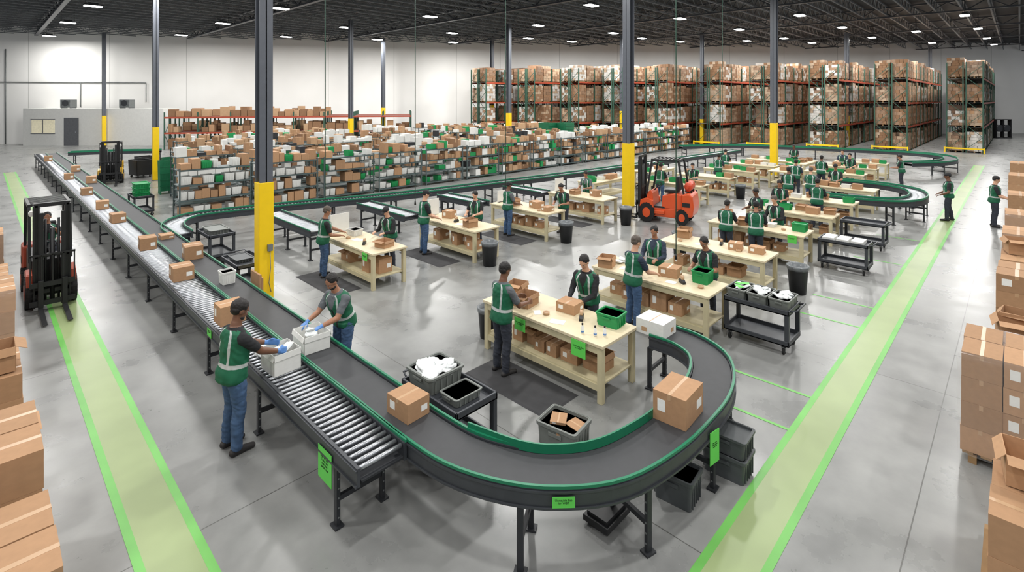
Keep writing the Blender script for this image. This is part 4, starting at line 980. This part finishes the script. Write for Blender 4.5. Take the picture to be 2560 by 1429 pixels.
for i,(x,y,z,v) in enumerate(slots):
    zz=z+.003;f=R.random();li=R.choice((2,5)) if f<.26 else R.choice((0,1,3,4,6,0,6))
    if i<300: inst(LB[li][0],load_b(LB[li][1],LB[li][2]),(x,y,zz),0,(1,1,R.uniform(.85,1.04)),'shrink-wrapped pallet of cartons on rack','pallet loads on racking')
    else:
        k=('pb','pt','pw')[0 if li in(0,3,6) else 1 if li in (1,4) else 2];hh=(1.6,1.4,1.7,1.3)[i%4]
        if k not in stuffs: stuffs[k]=MB()
        stuffs[k].box(x-.5,y-.5,zz,x+.5,y+.5,zz+.12,1)
        for q in range(4): stuffs[k].box(x-.54,y-.54,zz+.13+hh/4*q,x+.54,y+.54,zz+.12+hh/4*(q+1)-.01)
a=Vector(P(425,47.5));c=Vector(P(1080,52.5));dv=c-a;ang=math.atan2(dv.y,dv.x);nb=int(dv.length/2.7)
for rrn in range(2):
    off=Vector((-dv.y,dv.x)).normalized()*(3.2*rrn)
    o=rack_row(a.y+off.y,a.x+off.x,nb,(0,1.5,2.9),3.3,ang,label='low orange and green pallet rack by back wall')
    M=Matrix.Translation((a.x+off.x,a.y+off.y,0))@Matrix.Rotation(ang,4,'Z')
    for z in (0,1.5,2.9):
        x=.2
        while x<nb*2.7-.6:
            w=R.uniform(.4,.9);h=R.uniform(.4,.95);wp=M@Vector((x+w/2,-.5,0))
            if not (z>2 and x/nb/2.7>.62) and R.random()<.88 and clearcol(wp.x,wp.y,1.2):
                k=('c1','c2','c3')[R.randrange(3)]
                if k not in stuffs: stuffs[k]=MB()
                stuffs[k].box(x,-.9,z+.004,x+w-.04,.0,z+h,0,M)
            x+=w
SM={'c1':([card,tape],'brown cartons packed along shelving'),'c2':([card2,tape],'light brown cartons packed along shelving'),'c3':([card3,tape],'dark brown cartons packed along shelving'),'w':([white],'white bins and bags along shelving'),'g':([tgreen],'green plastic bins along shelving'),'k':([steeld],'dark bins along shelving'),
    'pb':([wrapb,palletw],'brown wrapped pallet loads deep in racks'),'pt':([wrapg,palletw],'tan wrapped pallet loads deep in racks'),'pw':([wrapw,palletw],'white wrapped pallet loads deep in racks')}
for k,b in stuffs.items():
    mk({'c':'stored_cartons','w':'stored_bins','g':'stored_bins','k':'stored_bins','p':'stored_pallet_loads'}[k[0]],b,SM[k][0],label=SM[k][1],cat='stored goods',kind='stuff')
# ---------------------------------------------------------------- mid floor extras
def rollbin_b():
    b=MB();b.loft([rrect(.8,1.1,.06,.15),rrect(.85,1.15,.06,1.0),rrect(.78,1.08,.05,1.0),rrect(.74,1.04,.05,.2)],sm=False)
    o=mk('rolling_bin',b,[black],label='black rolling bin',cat='rolling bin')
    for x in (-1,1):
        for y in (-1,1): caster(o,x*.3,y*.42)
    return o
for px,D in ((352,29.8),(365,31.5)): inst('rb',rollbin_b,P(px,D),.2,None,'black rolling bin beside yellow column')
def gbin_b():
    b=MB();b.loft([rrect(1.0,1.0,.05,.12),rrect(1.1,1.1,.05,1.3),rrect(1.02,1.02,.05,1.3),rrect(.94,.94,.05,.2)],sm=False)
    for k in range(4): b.box(-.56,-.56,.3+.25*k,.56,-.54,.34+.25*k)
    b.box(-.5,-.5,0,-.4,.5,.12);b.box(.4,-.5,0,.5,.5,.12);return mk('bulk_container',b,[mat('bulk_green',(10,100,64),.5)],label='large green bulk container',cat='container')
for px,D,s in ((412,24.5,(.45,.45,1.2)),(420,27,(.5,.5,1.1)),(1370,41.2,(1,1,1)),(1412,41.2,(1,1,1)),(1300,42.5,(1,1,1))): inst('gb',gbin_b,P(px,D),.0,s,'green bulk container on warehouse floor')
for px in (1370,1412): inst('gb',gbin_b,(*P(px,41.2),1.31),0,(1,1,1),'green bulk container stacked on another')
# office
ox,oy=P(235,50.5);ang=A-math.pi/2
b=MB();b.box(-6.8,-.1,0,6.8,.1,3.6);b.box(-6.8,.1,3.45,6.8,2.6,3.6);b.box(6.6,.1,0,6.8,2.6,3.45);b.box(-6.8,.1,0,-6.6,2.6,3.45)
of=mk('office_booth',b,[white],loc=(ox,oy,0),rz=ang,label='white single-storey office enclosure with door and window',cat='office')
def ppx(px): return (px-235)/F*50.5
b=MB();b.box(ppx(163),-.16,0,ppx(199),-.1,2.7);dr=mk('door',b,[doorm],parent=of,label='grey office door')
b=MB();b.box(ppx(192),-.2,1.2,ppx(194),-.16,1.35);mk('handle',b,[chrome],parent=dr)
b=MB();b.box(ppx(82),-.14,1.2,ppx(139),-.1,2.5);w=mk('window',b,[glass],parent=of,label='lit office window')
b=MB();b.box(ppx(80),-.17,1.14,ppx(141),-.14,1.2);b.box(ppx(80),-.17,2.5,ppx(141),-.14,2.56);b.box(ppx(109),-.17,1.2,ppx(111),-.14,2.5);mk('frame',b,[doorm],parent=w)
for px in (143,293):
    b=MB();b.cb((0,0,.45),(1.0,.8,.8));b.cyl((0,-.41,.5),(0,-.43,.5),.3,m=1)
    for k in range(6): b.box(-.45,-.42,.12+.12*k,.45,-.40,.14+.12*k,1)
    b.box(-.5,-.35,0,-.4,.35,.05,1);b.box(.4,-.35,0,.5,.35,.05,1)
    q=Matrix.Translation((ox,oy,0))@Matrix.Rotation(ang,4,'Z')@Vector((ppx(px),1.3,3.6));mk('air_conditioner',b,[acm,steeld],loc=tuple(q),rz=ang,label='grey air-conditioning unit on office roof',cat='air conditioner')
wd=(Vector(WC)-Vector(WL)).normalized();wa=math.atan2(wd.y,wd.x)
b=MB();b.cyl((8,-.08,6.2),(25,-.08,6.2),.045,n=8);b.cyl((12.5,-.08,0),(12.5,-.08,9.5),.04,n=8);b.cyl((19,-.08,3.7),(19,-.08,6.2),.04,n=8);b.cyl((25,-.08,4.2),(25,-.08,6.2),.04,n=8)
mk('wall_conduit',b,[acm],loc=(WL[0],WL[1],0),rz=wa,label='grey conduit pipes running along white wall',cat='pipe')
for px in (2497,2515):
    x,y=P(px,60);b=MB();b.box(-.5,-.25,.0,.5,.25,.12);b.box(-.5,-.2,.1,-.42,.2,2.2);b.box(.42,-.2,.1,.5,.2,2.2);b.box(-.5,-.2,2.12,.5,.2,2.2)
    f=mk('floor_fan',b,[black],loc=(x,y,0),rz=-.7,label='black drum floor fan by white wall',cat='fan')
    b=MB();b.cyl((0,-.18,1.15),(0,.18,1.15),.4,n=24);mk('drum',b,[steeld],parent=f)
# ---------------------------------------------------------------- edge stacks
def stack(x0,y0,nx,ny,nz,sx,sy,sz,side,wrap=False,lab='brown carton stacked on pallet',jit=.02):
    # x0,y0 = corner of full pallet footprint (two cartons each way)
    cx=x0+max(nx,2)*sx/2;cy=y0+max(ny,2)*sy/2
    if side=='L' and nx==1: x0+=sx
    if side=='R' and ny==1: y0+=sy
    pallet(cx,cy)
    for k in range(nz):
        for i in range(nx):
            for j in range(ny):
                carton(x0+sx*(i+.5)+R.uniform(-jit,jit)*.5,y0+sy*(j+.5)+R.uniform(-jit,jit)*.5,.127+k*(sz+.002),sx-.012,sy-.012,sz,math.pi/2 if abs(sx-sy)<.01 and R.random()<.4 else 0,lab,'cartons stacked on pallets',lab=R.random()<.15)
    if wrap:
        b=MB();e=.03;rings=[];wx=nx*sx+2*e;wy=ny*sy+2*e
        for t in range(14):
            z=.10+(nz*sz+.03)*t/13
            rings.append([(x+noise.noise(Vector((x*3,y*3,z*6)))*.012,y+noise.noise(Vector((y*3,x*3,z*6)))*.012,z) for x,y,_ in rrect(wx,wy,.03,0,3)])
        b.loft(rings);mk('stretch_wrap',b,[clear],loc=(x0+nx*sx/2,y0+ny*sy/2,0),label='clear stretch film around pallet of cartons',cat='stretch wrap')
stack(-.7,4.6,2,2,3,.55,.5,.38,'L',lab='large brown carton stacked beside walkway')
stack(-.70,5.9,2,2,4,.54,.52,.33,'L')
stack(-.7,7.2,2,2,2,.54,.5,.3,'L');openc(.12,7.45,.76,.44,.46,.30,0)
stack(-.7,8.8,2,2,3,.54,.52,.3,'L');openc(.12,9.1,1.05,.4,.4,.3,0)
stack(-.7,11.2,1,2,4,.55,.5,.33,'L',wrap=True)
stack(-.7,13.6,1,2,3,.55,.5,.33,'L');stack(-.7,16.6,1,2,4,.55,.5,.3,'L',wrap=True);stack(-.7,20.5,1,2,4,.55,.5,.3,'L')
stack(8.4,-.62,2,3,4,.55,.38,.30,'R',wrap=True,lab='brown carton in wrapped pallet stack')
stack(6.05,-.8,2,2,2,.5,.5,.36,'R',lab='large brown carton stacked by walkway');openc(6.82,-.1,.86,.40,.42,.28,.1)
stack(10.5,-.8,2,2,2,.52,.54,.34,'R');openc(10.8,0.02,.83,.45,.45,.30,.1);openc(11.3,.0,.83,.4,.4,.28,-.1)
stack(12.6,-.8,2,1,4,.54,.55,.3,'R');stack(14.6,-.8,2,1,3,.52,.54,.34,'R');openc(15.4,0,1.16,.45,.42,.30,.2);stack(16.5,-.8,2,1,4,.54,.55,.3,'R',wrap=True);stack(18.6,-.8,2,1,4,.52,.54,.33,'R',wrap=True);stack(21,-.85,2,1,5,.54,.55,.3,'R')
stack(26,-.8,2,1,5,.54,.55,.31,'R');stack(28.5,-.8,2,1,4,.52,.54,.33,'R');stack(31,-.8,2,1,5,.54,.55,.31,'R');stack(34,-.8,2,1,4,.52,.54,.33,'R')
# camera
cd=bpy.data.cameras.new('camera');cd.sensor_width=36;cd.lens=F/2560*36;cd.shift_y=-(714.5-HZ)/2560;cd.clip_end=300
co=bpy.data.objects.new('camera',cd);COL.objects.link(co);co.location=(0,0,H);co.rotation_euler=(math.pi/2,0,A-math.pi/2);SC.camera=co
